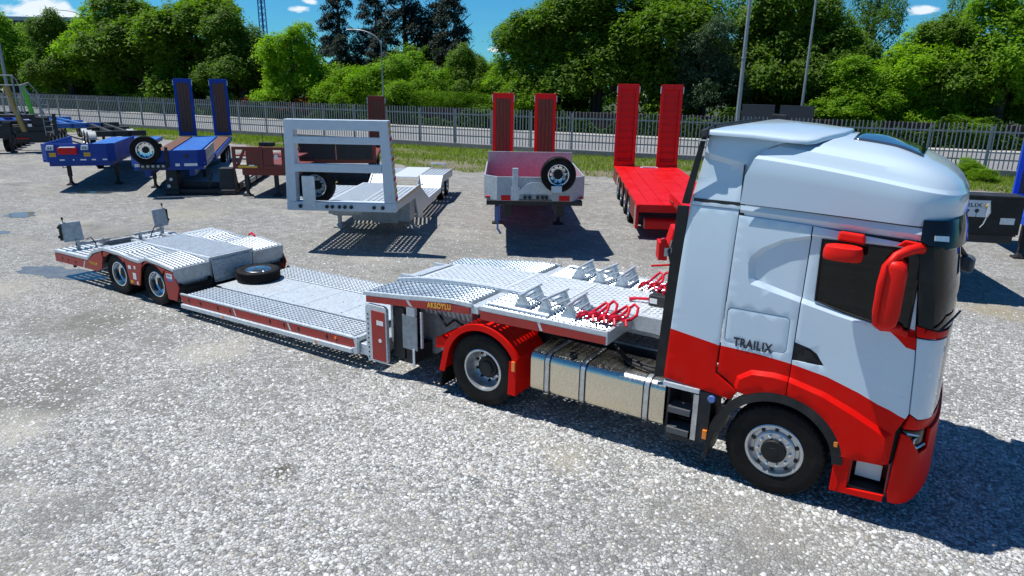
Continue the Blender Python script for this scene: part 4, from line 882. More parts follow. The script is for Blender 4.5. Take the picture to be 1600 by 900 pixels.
# step up to the rear module
both(lambda f: MB().box(-10.745, -10.70, f(.0), f(.78), .52, .845).build('step_face', 'galvd', lo, .006))  # darker steel paints in the shade of these upright faces
MB().box(-10.74, -10.705, .785, 1.715, .60, .905).build('step_face', 'galvd', lo, .006)
sheet([(-10.70, .87), (-10.685, .85), (-10.63, .47), (-10.61, .45)], .76, 1.64, .012, 'chequer_ramp', 'galvd')
rl2 = MB()
for i in range(7):
    for j in range(13):
        t = (i+.5)/7; x = -10.685+.055*t+.004; z = .85-.38*t; y = .80+.062*j+(.03 if i % 2 else 0); k = .02 if i % 2 else -.02
        rl2.hull([(x, y-.022, z-k), (x, y-.004, z+.006), (x, y+.022, z+k), (x, y+.004, z-.006)], [(x+.008, y-.016, z-k*.7), (x+.008, y-.003, z+.004), (x+.008, y+.016, z+k*.7), (x+.008, y+.003, z-.004)])
struct(rl2.build('tread_lug', 'galv', lo), 'stuff')
dk = MB().box(-10.9, -10.70, .05, 2.45, .18, .50).box(-10.68, -10.2, .1, .6, .16, .30).box(-10.68, -10.2, 1.9, 2.4, .16, .30); dk.build('hinge_beam', 'dark', lo, .02)
both(lambda f: MB().tube([(-10.68, f(.05), .55), (-10.62, f(.12), .50), (-10.62, f(.6), .50), (-10.68, f(.7), .55)], .035, 8).build('rubber_buffer', 'rubber', lo))
# rear module
for i in range(4):
    x0 = -13.05+.585*i; sheet([(x0, .918), (x0+.58, .918)], .78, 1.72, .012, 'centre_plate', 'dplate', .002)
rb = MB()
for i in range(32):
    x = -13.02+.072*i; rb.box(x, x+.026, .80, 1.70, .918, .933)
struct(rb.build('tread_rib', 'galv', lo), 'stuff')
both(lambda f: sheet(dense([(-13.10, .922), (-10.72, .915)], 2), *sorted((f(.745), f(.78))), .10, 'module_beam', 'galv'))
both(lambda f: sheet([(-13.86, .622), (-13.54, .80), (-13.12, .93), (-12.95, .928)], *sorted((f(.03), f(.74))), .02, 'ramp_plate', 'galv'))
rf = MB().box(-15.16, -15.08, .0, 2.5, .36, .60).box(-15.1, -13.6, .74, .86, .40, .62).box(-15.1, -13.6, 1.64, 1.76, .40, .62).box(-13.7, -13.5, .05, 2.45, .40, .62).box(-14.4, -14.3, .74, 1.76, .42, .60)
for y in (.85, 1.55): rf.box(-13.6, -10.75, y, y+.1, .45, .88)
rf.build('module_frame', 'galvd', lo, .006)
sheet([(-13.55, .80), (-13.10, .918)], .80, 1.70, .012, 'ramp_plate', 'dplate')
MB().box(-15.05, -14.45, .90, 1.60, .44, .50).build('rear_well', 'dark', lo)
MB().tube([(-14.2, .95, .60), (-13.9, 1.2, .64), (-13.75, 1.5, .62)], .03, 6).build('red_strap', 'redchain', lo)
both(lambda f: MB().cyl((-14.45, min(f(.02), f(.07)), .33), .03, .05, 'y').cyl((-15.2, f(.1), .40), .03, .06, 'x').build('rear_lamp', 'black', lo))
for x in (-12.745, -11.449):
    MB().cyl((x, .2, .42), .075, 2.1, 'y').build('axle', 'dark', lo)
    for sd, ys_ in ((-1, (.175, .46)), (1, (TW-.175, TW-.46))):
        for y in ys_: make_wheel(lo, axleT(x, y, .42, sd), .42, .25, 'trailer')
mg = MB()
for cx in (-12.745, -11.449):
    for y0, y1 in ((.03, .7), (1.8, 2.47)):
        o_ = arc(cx, .42, .49, 20, 160, 14); i_ = arc(cx, .42, .475, 20, 160, 14)[::-1]; mg.prism([(x, min(z, .835)) for x, z in o_]+[(x, min(z, .82)) for x, z in i_], 'xz', y0, y1)
mg.build('inner_mudguard', 'dark', lo)
# marker lamp boards on swing arms at the tail
def lamp_board(f):
    b = MB(); b.hull([(-14.80, f(.05), .80), (-14.73, f(.07), .80), (-14.68, f(.44), .80), (-14.75, f(.42), .80)], [(-14.87, f(.05), 1.22), (-14.80, f(.07), 1.22), (-14.75, f(.44), 1.22), (-14.82, f(.42), 1.22)])
    o = b.build('lamp_board', 'galvd', lo, .02)
    MB().box(-14.85, -14.80, *sorted((f(.02), f(.055))), .84, 1.18).cyl((-14.87, f(.03), 1.12), .03, .03, 'x').cyl((-14.85, f(.01), .92), .03, .03, 'x').build('board_hinge', 'black', o)
    MB().cyl((-14.84, f(.12), 1.22), .010, .07).cyl((-14.84, f(.12), 1.28), .022, .05).build('marker_bulb', 'black', o, .004)
    a_ = MB().box(-14.72, -14.66, f(.25), f(.32), .62, .84).box(-14.73, -14.65, f(.25), f(.95), .70, .76).box(-14.72, -14.66, f(.80), f(.86), .62, .76).box(-14.71, -14.68, f(.9), f(1.2), .73, .745)
    a_.build('swing_arm', 'galvd', lo, .006)
    MB().tube([(-14.64, f(.45), .82), (-14.58, f(.52), .86), (-14.58, f(.60), .72), (-14.62, f(.62), .63)], .012, 6).build('lamp_cable', 'black', lo)
both(lamp_board)
MB().tube([(-11.7, 2.42, .95), (-11.62, 2.44, 1.0), (-11.5, 2.42, .95)], .025, 6).build('strap_end', 'redchain', lo)
# things lying on the low loader
sw = thing('spare_wheel', 'black spare wheel lying flat on the bed of the low loader', 'spare wheel', (-10.17, 1.42, .424))
make_wheel(sw, Matrix.Translation((0, 0, .11)), .42, .215, 'trailer', 'tyre')
def wheel_stop(x, y, label, grp, dz=1.452, tilt=0.):
    t = thing('wheel_stop', label, 'wheel stop', (x, y, dz), rad(tilt), grp)
    for k, yy in enumerate((.10, .54)):
        MB().prism([(-.13, 0), (.11, 0), (.11, .02), (.015, .205), (-.035, .205), (-.13, .02)], 'xz', yy, yy+.012).build('end_plate', 'galv', t)
    MB().tube([(-.01, -.0, .195), (-.01, .64, .195)], .019, 10).build('top_bar', 'galv', t)
    MB().tube([(-.06, .10, .10), (-.06, .55, .10)], .013, 8).tube([(.05, .10, .09), (.05, .55, .09)], .013, 8).tube([(.08, .10, .03), (.08, .55, .03)], .016, 8).build('cross_bar', 'galv', t)
    return t
for y, row, g in ((.10, 'near', 'wheel stops on the near side of the gooseneck'), (1.71, 'far', 'wheel stops on the far side of the gooseneck')):
    for x, w_ in ((-3.27, 'rearmost of the three'), (-2.94, 'middle one of the three'), (-2.58, 'nearest the cab of the three')):
        wheel_stop(x, y, 'galvanised wheel stop, %s in the %s row' % (w_, row), g, 1.446, 4*math.sin(x*9))
def lash_bar(x, y, z, rz, rx, label, grp, k):
    t = MB(); L_ = .50; r = .019
    p = [(0, 0, .03), (.03, .03, .10), (.09, .05, .12), (.14, .09, .06), (.17, .20, .045), (.16, .32, .06), (.13, .38, .13), (.06, .40, .15), (.0, .37, .09), (-.02, .26, .035), (-.02, .12, .025)]
    p = [(a*1.0, b*1.15, c*(.8+.25*k)) for a, b, c in p]
    t.tube(p, r, 8, closed=True)
    t.tube([(.14, .10, .06), (.22, .06, .10), (.26, .02, .05)], r*.9, 7)
    o = t.build('lashing_bar', 'redchain'); o.location = (x, y, z); o.rotation_euler = (rad(rx), 0, rad(rz)); return tag(o, label, 'lashing bar', grp)
for i in range(4):
    wh = ('rearmost', 'second from the rear', 'second from the cab', 'nearest the cab')[i]
    lash_bar(-2.50+.135*i, .20+.012*i, 1.450, -18+5*(i % 2), 3*(i % 2), 'bent red lashing bar in the near heap, %s of the four' % wh, 'red lashing bars heaped on the near deck strip', .7+.3*(i % 2))
    lash_bar(-2.36+.14*i, 1.86+.01*i, 1.450, -12+6*(i % 2), 4, 'bent red lashing bar in the far heap, %s of the four' % wh, 'red lashing bars heaped on the far deck strip', .9+.3*(i % 2))
vb = thing('valve_block', 'black hydraulic valve block with a red lever at the front of the gooseneck deck', 'valve block', (-1.83, 1.30, 1.476))
MB().box(-.12, .16, -.13, .15, .0, .15).build('body', 'dark', vb, .015)
MB().tube([(-.12, -.02, .06), (-.30, -.06, .05), (-.40, -.09, .03)], [.022, .02, .028], 8).build('lever', 'redchain', vb)
MB().box(-.10, .0, -.132, -.128, .04, .11).build('data_plate', 'decal', vb)
for kx, ky in ((.05, 0), (-.05, .05)): MB().cyl((kx, ky, .15), .03, .05).build('knob', 'redchain', vb)
# suzie couplings on the front beam
cp = MB()
for i in range(3): cp.cyl((-1.30+.0, .86+.09*i, 1.38), .02, .03, 'x')
cp.build('coupling', 'rlens', lo)

# ================================================================== YARD TRAILERS
def leg(parent, x, y, z0=0., z1=1.2, m='dark'):
    o = MB().box(x-.07, x+.07, y-.07, y+.07, z0+.35, z1).box(x-.05, x+.05, y-.05, y+.05, z0+.05, z0+.5).build('support_leg', m, parent, .006)
    MB().box(x-.16, x+.16, y-.14, y+.14, z0, z0+.05).hull([(x-.1, y-.1, z0+.05), (x+.1, y-.1, z0+.05), (x+.1, y+.1, z0+.05), (x-.1, y+.1, z0+.05)], [(x-.05, y-.05, z0+.14), (x+.05, y-.05, z0+.14), (x+.05, y+.05, z0+.14), (x-.05, y+.05, z0+.14)]).build('foot', m, o, .006)
def sideT(x, y, z, s): return Matrix.Translation((x, y, z)) @ Matrix.Rotation(PI/2*s, 4, 'Y')
def ramp(parent, x0, x1, y, z0, z1, m, plank_m, back=False, lean=0., ribs=0):
    fr = MB(); t = .10; e = .13
    fr.box(x0, x0+e, y, y+t, z0, z1).box(x1-e, x1, y, y+t, z0, z1).box(x0+e, x1-e, y, y+t, z1-.22, z1).box(x0+e, x1-e, y, y+t, z0, z0+.2)
    fr.box(x0+e, x1-e, y+t-.02, y+t-.005, z0+.2, z1-.22)
    o = fr.build('loading_ramp', m, parent, .008)
    if plank_m:
        n = 4; wd = (x1-x0-2*e)/n
        for i in range(n): MB().box(x0+e+i*wd+.006, x0+e+(i+1)*wd-.006, y+.012, y+t-.022, z0+.2, z1-.22).build('plank', plank_m, o, .004)
    for i in range(ribs):
        z = z0+.25+(z1-z0-.5)*i/(ribs-1)
        MB().box(x0+e-.03, x1-e+.03, y-.03, y, z-.012, z+.012).build('cross_rib', m, o)
    for xx in (x0-.03, x1+.0):
        MB().box(xx, xx+.03, y-.02, y+.08, z1-.35, z1-.08).build('ramp_bracket', 'galv', o)
    return o
def chamfered_board(y, x0, x1, z0, z1, c, t=.05):
    mb = MB(); P = [(x0, y+c*1.1), (x0+c, y), (x1-c, y), (x1, y+c*1.1)]; Q = [(x0+t, y+c*1.1+t*.4), (x0+c+t*.4, y+t), (x1-c-t*.4, y+t), (x1-t, y+c*1.1+t*.4)]
    for i in range(3): mb.hull([(*P[i], z0), (*P[i+1], z0), (*Q[i+1], z0), (*Q[i], z0)], [(*P[i], z1), (*P[i+1], z1), (*Q[i+1], z1), (*Q[i], z1)])
    return mb

# red trailer with galvanised front box and two tall ramps
O = (-8.64, 7.13, 0); rt = thing('ramp_trailer', 'red step-frame trailer with galvanised front box, spare wheel and two upright timber ramps', 'trailer', O, rad(33))
chamfered_board(0, -.02, 2.55, 1.40, 2.0, .34).build('front_board', 'galvm', rt, .005)
for x0, x1, f_ in ((-.02, .02, 0), (2.51, 2.55, 1)): MB().prism([(.38, 1.40), (3.4, 1.40), (3.4, 2.0), (.38, 2.0)], 'yz', x0, x1).build('side_board', 'galvm', rt, .005)
MB().box(.02, 2.51, 3.38, 3.42, 1.48, 2.30).build('bulkhead', 'galvm', rt, .006)
for x0, x1 in ((.0, .55), (.56, 1.12), (1.13, 1.69), (1.70, 2.25), (2.26, 2.51)): MB().box(x0+.02, x1, .2, 3.38, 1.44, 1.48).build('floor_panel', 'rbright', rt)
MB().box(.05, 2.48, .05, 3.4, 1.28, 1.40).box(.5, .7, .3, 4.5, .95, 1.3).box(1.85, 2.05, .3, 4.5, .95, 1.3).build('neck_frame', 'dark', rt, .01)  # red frame coloured dark to hold the shade under the board
MB().box(.42, .72, -.012, .0, 1.41, 1.54).build('reflector', 'rbright', rt); MB().box(1.88, 2.15, -.012, .0, 1.41, 1.54).build('reflector', 'rbright', rt)
MB().prism(arc(1.27, 1.42, .46, 20, 160, 10), 'xz', -.035, -.0).build('coupling_panel', 'galv', rt, .004)
cpb = MB()
for x in (1.02, 1.14, 1.34, 1.46, 1.56): cpb.cyl((x, -.085, 1.50), .045, .055, 'y')
cpb.box(.85, 1.70, -.05, -.03, 1.42, 1.44); cpb.build('coupling', 'dark', rt)
MB().box(.70, .84, -.05, .02, 1.42, 2.22).build('post', 'galv', rt, .008)
MB().box(.66, .88, -.04, .0, 1.42, 1.75).build('post', 'galv', rt, .005)
MB().box(1.66, 1.92, -.27, -.23, 1.66, 1.82).build('wheel_clamp', 'white2', rt, .005)
MB().box(1.92, 2.0, -.24, .0, 1.98, 2.06).build('wheel_carrier', 'galvd', rt)
make_wheel(rt, Matrix.Translation((1.83, -.12, 2.09)) @ Matrix.Rotation(PI/2, 4, 'X'), .435, .26, 'trailer', 'spare_wheel')
for x in (.30, 2.22): leg(rt, x, 4.1)
MB().box(.02, 2.53, 4.2, 13.3, .86, 1.02).prism([(3.3, 1.4), (4.4, 1.0), (4.4, .75), (3.3, 1.2)], 'yz', .1, 2.45).build('rear_deck', 'rbright', rt, .01)
for y in (8.2, 9.5, 10.8):
    for x, s in ((2.42, 1), (.13, -1)): make_wheel(rt, sideT(x, y, .42, s), .42, .25, 'trailer')
ramp(rt, .02, .92, 13.45, 1.0, 3.82, 'rbright', 'brown'); ramp(rt, 1.84, 2.76, 13.45, 1.0, 3.82, 'rbright', 'brown')
MB().tube([(.35, .7, 1.52), (.6, .6, 1.58), (.9, .75, 1.54), (.7, 1.0, 1.56), (.4, .95, 1.52)], .03, 6, closed=True).build('lashing_chain', 'redchain', rt)
MB().tube([(.35, 1.0, 1.1), (.33, .9, .5), (.42, .95, .35)], .03, 6).box(.25, .40, .95, 1.05, .7, 1.1).build('hanging_hose', 'bdecal', rt)

# bright red flat low trailer with ribbed ramps
O = (-6.19, 11.22, 0); r5 = thing('flat_trailer', 'bright red low flat trailer with two upright ribbed steel ramps, half behind the white cab', 'trailer', O, rad(28))
for x0, x1 in ((0, .33), (.345, .75), (.765, 1.28), (1.295, 1.81), (1.825, 2.24), (2.255, 2.6)):
    MB().box(x0, x1, 0, 9.6, .95, 1.0).build('deck_panel', 'rbright', r5, .006)
MB().box(.02, 2.58, .02, 9.6, .84, .95).box(.0, 2.6, -.03, .02, .78, 1.0).box(-.02, .06, -.03, .45, .30, .95).build('deck_frame', 'rbright', r5, .008)
for y0, y1 in ((.45, 2.0), (3.2, 3.5), (4.7, 5.0), (6.2, 6.5), (7.7, 9.5)): MB().box(-.012, .0, y0, y1, .45, .95).build('side_valance', 'rust', r5)
MB().box(-.02, -.005, .05, .42, .35, .92).build('side_plate', 'galv', r5)
for y in (2.6, 4.1, 5.6, 7.1):
    for x, s in ((.13, -1), (2.45, 1)): make_wheel(r5, sideT(x, y, .42, s), .42, .25, 'trailer')
for x, y in ((1.1, 8.9), (1.55, 1.9)): MB().box(x, x+.55, y, y+.16, 1.0, 1.05).box(x-.08, x+.02, y-.05, y+.2, 1.0, 1.03).box(x+.53, x+.63, y-.05, y+.2, 1.0, 1.03).build('deck_bracket', 'galv', r5, .008)
ramp(r5, -.02, .84, 9.5, 1.0, 4.27, 'rbright', None, ribs=11); ramp(r5, 1.72, 2.58, 9.5, 1.0, 4.27, 'rbright', None, ribs=11)
MB().box(.95, 1.75, -5.2, .4, 1.02, 1.32).build('gooseneck', 'rbright', r5, .02)
gs = MB()
for i in range(5): gs.box(.93, .95, -3.6+.8*i, -3.1+.8*i, 1.10, 1.14)
gs.build('neck_slot', 'rust', r5)
MB().prism(rrect(-.02, .28, .28, .58, .08), 'yz', .25, 2.4).build('crossbar_box', 'rbright', r5, .01)
MB().hull([(.02, -5.75, .98), (2.58, -5.75, .98), (2.58, -5.2, .98), (.02, -5.2, .98)], [(.14, -5.68, 1.48), (2.46, -5.68, 1.48), (2.46, -5.2, 1.48), (.14, -5.2, 1.48)]).build('neck_end', 'rbright', r5, .03)
MB().box(-.16, .02, -5.9, -5.5, .85, 1.22).build('lamp_bracket', 'rbright', r5, .015); MB().cyl((-.08, -5.98, 1.26), .06, .10, 'y').build('lamp', 'rlens', r5)
MB().tube([(.10, -5.8, 1.25), (.04, -5.95, 1.05), (.10, -5.95, .82), (.2, -5.85, .70)], .03, 6).box(.16, .3, -5.95, -5.75, .55, .95).build('coupling', 'dark', r5)
MB().tube([(.08, -5.95, .78), (-.30, -6.0, .76)], .022, 6).build('crank_handle', 'rbright', r5)
MB().box(-.05, .10, -5.92, -5.9, .95, 1.12).build('data_plate', 'galv', r5)
for x in (1.0, 1.7): leg(r5, x, -3.0, 0, 1.05)

# white framed galvanised trailer
O = (-12.83, 4.52, 0); wt = thing('gooseneck_trailer', 'galvanised car-carrier low loader with a tall white headboard frame, between the brown and red trailers', 'trailer', O, rad(29))
MB().hull([(-.05, 0, 1.30), (.20, 0, 1.30), (.20, .28, 1.30), (-.05, .28, 1.30)], [(.02, 0, 3.32), (.24, 0, 3.32), (.24, .28, 3.32), (.02, .28, 3.32)]).build('headboard_post', 'white2', wt, .01)
MB().hull([(2.44, 0, 1.30), (2.73, 0, 1.30), (2.73, .28, 1.30), (2.44, .28, 1.30)], [(2.37, 0, 3.32), (2.59, 0, 3.32), (2.59, .28, 3.32), (2.37, .28, 3.32)]).build('headboard_post', 'white2', wt, .01)
for i in range(12):
    a_ = i/12; b_ = (i+.5)/12; z0 = 1.35+1.95*a_; z1 = 1.35+1.95*b_; xa = 2.732-.14*a_; xb = 2.732-.14*b_
    MB().hull([(xa, .02, z0), (xa+.004, .02, z0), (xa+.004, .26, z0+.05), (xa, .26, z0+.05)], [(xb, .02, z1), (xb+.004, .02, z1), (xb+.004, .26, z1+.05), (xb, .26, z1+.05)]).build('reflective_stripe', 'yellow' if i % 3 else 'rbright', wt)
for z0, z1, t in ((3.07, 3.32, .27), (2.74, 2.91, .14), (2.05, 2.25, .14)): MB().box(.21, 2.40, .005, t, z0, z1).build('headboard_bar', 'white2', wt, .01)
rv = MB()
for i in range(5): rv.cyl((.45+.42*i, -.004, 2.82), .012, .006, 'y', 8)
rv.build('rivet', 'galvd', wt)
MB().box(-.05, 2.73, -.01, .30, 1.08, 1.30).build('front_sill', 'white2', wt, .008)
q = MB()
for x in (.98, 1.12, 1.30, 1.44, 1.60, 2.18): q.cyl((x, -.05, 1.19), .045, .05, 'y')
q.cyl((.3, -.03, 1.19), .05, .02, 'y').cyl((2.4, -.03, 1.19), .05, .02, 'y'); q.build('coupling', 'dark', wt)
MB().box(.38, .70, -.03, .0, 1.08, 1.95).build('wheel_bracket', 'galv', wt, .008)
make_wheel(wt, Matrix.Translation((.60, .42, 1.66)) @ Matrix.Rotation(PI/2, 4, 'X'), .47, .28, 'trailer', 'spare_wheel')
zw = lambda y: lerp(y, [(0, 1.25), (3.2, 1.25), (3.9, 1.12), (5.1, .62), (7.6, .55), (8.2, .94), (10.6, .90)])
def strip(x0, x1, y0, y1, nx, ny, name):
    # grating runs along local y
    mb = MB().grating(y0, y1, x0, x1, zw, ny, nx, .62, .45, .012); mb.v = [(v[1], v[0], v[2]) for v in mb.v]; mb.build(name, 'galv', wt)
for x0, x1 in ((.05, .85), (1.8, 2.6)):
    strip(x0, x1, .35, 3.9, 6, 18, 'neck_grating'); strip(x0, x1, 5.1, 7.6, 6, 12, 'bed_grating'); strip(x0, x1, 8.25, 10.6, 6, 10, 'rear_grating')
    mb = MB()
    for i in range(6): x = x0+.13*i+.03; mb.hull([(x, 3.9, 1.12), (x+.07, 3.9, 1.12), (x+.07, 5.1, .62), (x, 5.1, .62)], [(x, 3.9, 1.15), (x+.07, 3.9, 1.15), (x+.07, 5.1, .65), (x, 5.1, .65)])
    mb.build('slope_rib', 'galv', wt)
    mb = MB().hull([(x0, 7.6, .54), (x1, 7.6, .54), (x1, 8.25, .92), (x0, 8.25, .92)], [(x0, 7.6, .57), (x1, 7.6, .57), (x1, 8.25, .95), (x0, 8.25, .95)]); mb.build('rear_slope', 'galv', wt)
MB().box(.86, 1.79, .3, 3.9, 1.235, 1.255).hull([(.86, 3.9, 1.2), (1.79, 3.9, 1.2), (1.79, 5.1, .6), (.86, 5.1, .6)], [(.86, 3.9, 1.24), (1.79, 3.9, 1.24), (1.79, 5.1, .65), (.86, 5.1, .65)]).box(.86, 1.79, 5.1, 7.7, .60, .64).box(.86, 1.79, 7.7, 10.6, .92, .95).build('centre_plate', 'dplate', wt)
mb = MB()
for i in range(14): mb.box(.92+.06*i, .95+.06*i, .4, 3.8, 1.255, 1.27)
mb.build('tread_rib', 'galv', wt)
for x0, x1 in ((2.60, 2.66), (-.01, .05)):
    P = [(0.3, 1.05), (2.9, .98), (3.3, .35), (3.95, .18), (4.1, .42), (5.3, .38), (7.6, .42), (8.1, .72), (10.6, .62), (10.6, .93), (8.2, .97), (7.55, .60), (5.15, .64), (4.0, 1.10), (3.6, 1.28), (.3, 1.28)]
    MB().prism(P, 'yz', x0, x1).build('side_frame', 'galv', wt, .01)
    d = MB()
    for i in range(9): d.box(x0-.003 if x0 < 1 else x1, x0 if x0 < 1 else x1+.003, .5+.42*i, .75+.42*i, 1.20, 1.25)
    d.build('reflective_tape', 'yellow', wt)
MB().box(.95, 2.60, 2.35, 3.05, .38, 1.15).box(1.55, 2.25, 2.29, 2.35, .34, 1.1).box(.35, .95, 2.4, 3.0, .50, 1.15).box(.9, 1.75, 0.3, 4.2, .95, 1.2).build('neck_box', 'galvd', wt, .01)
for x in (.30, 2.50): leg(wt, x, 3.15, 0, 1.0, 'galvd')
for y in (8.7, 9.8):
    for x, s in ((2.46, 1), (.17, -1)): make_wheel(wt, sideT(x, y, .40, s), .40, .24, 'trailer')
MB().tube([(1.9, 10.3, .95), (1.9, 10.3, 1.15), (2.4, 10.3, 1.15), (2.4, 10.3, .95)], .03, 6).box(1.85, 2.45, 10.25, 10.35, 1.12, 1.17).build('tail_bracket', 'galv', wt)

# blue step-frame trailer with upright ramps
a = 50; W_ = (math.cos(rad(a)), math.sin(rad(a)))
O = (-23.2-1.275*W_[0], 7.8-1.275*W_[1], 0); b2 = thing('ramp_trailer', 'blue step-frame trailer with a spare wheel on its front board and two upright timber ramps', 'trailer', O, rad(a))
chamfered_board(0, 0, 2.55, 1.08, 1.68, .28).build('front_board', 'blue', b2, .006)
for x0, x1 in ((0, .04), (2.51, 2.55)):
    MB().prism([(.32, 1.08), (3.6, 1.08), (3.6, 1.24), (.32, 1.24)], 'yz', x0, x1).build('side_sill', 'blue', b2, .006)
    for z0, z1 in ((1.245, 1.455), (1.465, 1.68)): MB().prism([(.32, z0), (3.6, z0), (3.6, z1), (.32, z1)], 'yz', x0, x1).build('drop_side', 'galvd', b2, .006)
for i in range(6): MB().box(.05+.41*i, .05+.41*i+.40, .2, 3.6, 1.16, 1.20).build('floor_panel', 'lblue', b2)
for x0, x1 in ((.15, .40), (1.5, 1.65), (1.8, 2.25)): MB().box(x0, x1, -.012, 0, 1.10, 1.20).build('sticker', 'decal', b2)
MB().box(.35, 1.25, -.22, 0, 1.02, 1.22).build('coupling_box', 'dark', b2, .01)
q = MB()
for i in range(5): q.cyl((.45+.17*i, -.27, 1.14), .05, .05, 'y')
q.build('coupling', 'galvd', b2)
make_wheel(b2, Matrix.Translation((.60, -.16, 1.72)) @ Matrix.Rotation(PI/2, 4, 'X'), .50, .28, 'trailer', 'spare_wheel')
MB().box(1.20, 1.30, -.08, .0, 1.1, 1.80).build('wheel_carrier', 'dark', b2); MB().cyl((1.9, -.05, 1.45), .07, .05, 'y').build('socket', 'dark', b2)
MB().box(.1, 2.45, .1, 3.6, .95, 1.08).box(.4, .6, .3, 5, .7, 1.0).box(1.9, 2.1, .3, 5, .7, 1.0).build('neck_frame', 'blue', b2, .01)
for x in (.35, 2.2): leg(b2, x, 2.4, 0, .95)
MB().box(.0, 2.6, 3.7, 13.6, .95, 1.16).prism([(3.5, 1.2), (4.4, 1.2), (4.4, .9), (3.5, 1.0)], 'yz', .0, 2.55).build('rear_deck', 'blue', b2, .01)
for x0, x1 in ((.05, .6), (1.95, 2.5)):
    for i in range(4): MB().box(x0+.14*i, x0+.14*i+.13, 4.4, 13.3, 1.16, 1.20).build('plank', 'brown', b2)
MB().box(.72, 1.85, 4.4, 13.3, 1.16, 1.21).build('centre_deck', 'lblue', b2, .01)
for y in (8.5, 9.8, 11.1):
    for x, s in ((2.48, 1), (.12, -1)): make_wheel(b2, sideT(x, y, .45, s), .45, .26, 'trailer')
ramp(b2, -.02, .86, 13.3, 1.22, 4.2, 'blue', 'brown'); ramp(b2, 1.74, 2.62, 13.3, 1.22, 4.2, 'blue', 'brown')

# blue trailer with red tool box and yellow plates
fx, fy = -25.6, 6.2
O = (fx-1.2*W_[0]-1.2, fy-1.2*W_[1]+.2, 0); b1 = thing('step_trailer', 'blue step-frame trailer front carrying a red box, two white lamps and yellow plates', 'trailer', O, rad(a))
chamfered_board(0, 0, 2.45, 1.12, 1.80, .22).build('front_board', 'blue', b1, .008)
MB().box(.05, 2.4, .1, 4.0, 1.15, 1.22).box(.0, .06, .26, 4.2, 1.12, 1.78).box(2.39, 2.45, .26, 4.2, 1.12, 1.78).box(.2, 2.3, .2, 5.5, .95, 1.15).build('neck_frame', 'blue', b1, .01)
MB().box(.62, 1.25, -.14, .0, 1.42, 1.66).build('tool_box', 'rbright', b1, .02)
MB().box(.68, 1.20, -.145, .0, 1.662, 1.69).build('tool_box_lid', 'decal', b1, .01)
for x in (.24, 1.38):
    MB().hull([(x, -.10, 1.58), (x+.24, -.10, 1.58), (x+.24, 0, 1.56), (x, 0, 1.56)], [(x+.02, -.05, 1.75), (x+.26, -.05, 1.75), (x+.26, 0, 1.75), (x+.02, 0, 1.75)]).build('white_lamp', 'white2', b1, .01)
    MB().box(x+.07, x+.10, -.105, -.07, 1.62, 1.68).box(x+.15, x+.18, -.105, -.07, 1.62, 1.68).build('lamp_slot', 'dark', b1)
    MB().box(x+.06, x+.28, -.014, .0, 1.33, 1.47).build('warning_plate', 'yellow', b1)
    MB().box(x+.06, x+.28, -.018, -.014, 1.395, 1.41).build('warning_plate_text', 'ink', b1)
for x0, x1 in ((.62, .78), (1.05, 1.10), (1.30, 1.50), (1.68, 1.82), (2.05, 2.2)): MB().box(x0, x1, -.012, 0, 1.18, 1.23).build('sticker', 'decal', b1)
for x in (.35, 2.05): leg(b1, x, 2.0, 0, 1.1)
MB().tube([(.5, .6, 1.1), (.55, .5, .85), (.75, .6, .88), (.8, .7, 1.1)], .02, 6).build('hanging_hose', 'dark', b1)
MB().box(.0, 2.45, 4.0, 11.5, 1.0, 1.2).build('rear_deck', 'lblue', b1, .01)
for y in (8, 9.3, 10.6):
    for x, s in ((2.35, 1), (.10, -1)): make_wheel(b1, sideT(x, y, .45, s), .45, .26, 'trailer')

# dark low bed with its open front
O = (-23.52, 7.81, 0); d3 = thing('detached_low_bed', 'dark low bed with open front posts and worn timber deck, behind the blue trailer', 'trailer', O, rad(40))
for x0, x1, n_ in ((-.05, .42, 0), (1.85, 2.45, 1)):
    MB().hull([(x0, 0, .06), (x1, 0, .06), (x1, .7, .06), (x0, .7, .06)], [(x0+.05, .1, 1.0), (x1-.05, .1, 1.0), (x1-.05, .5, 1.0), (x0+.05, .5, 1.0)]).box(x0-.03, x1+.03, -.1, .6, .02, .20).build('front_post', 'dark', d3, .03)
MB().box(.40, 1.9, .0, .25, .06, .22).box(.40, 1.9, .45, .55, .20, .42).build('front_beam', 'dark', d3, .02)
MB().box(-.05, 2.5, .55, 7.5, .12, .34).build('bed_frame', 'dark', d3, .01)
for i in range(8):
    MB().box(.0+.31*i, .0+.31*i+.30, .55, 7.5, .34, .385).build('plank', 'deckwood', d3, .004)
MB().tube([(1.6, .1, .95), (1.5, -.05, .7), (1.6, .0, .45), (1.45, .1, .25)], .03, 6).tube([(1.7, .1, .9), (1.62, -.05, .6), (1.5, .0, .3)], .03, 6).build('hydraulic_hose', 'dark', d3)
for kx, kz in ((.2, .6), (.1, .35)): MB().cyl((kx, -.06, kz), .06, .05, 'y').build('coupling', 'white2', d3)
for i in range(5): MB().box(2.5, 2.54, 1.0+1.2*i, 1.9+1.2*i, .14, .32).build('side_pocket', 'galvd', d3)

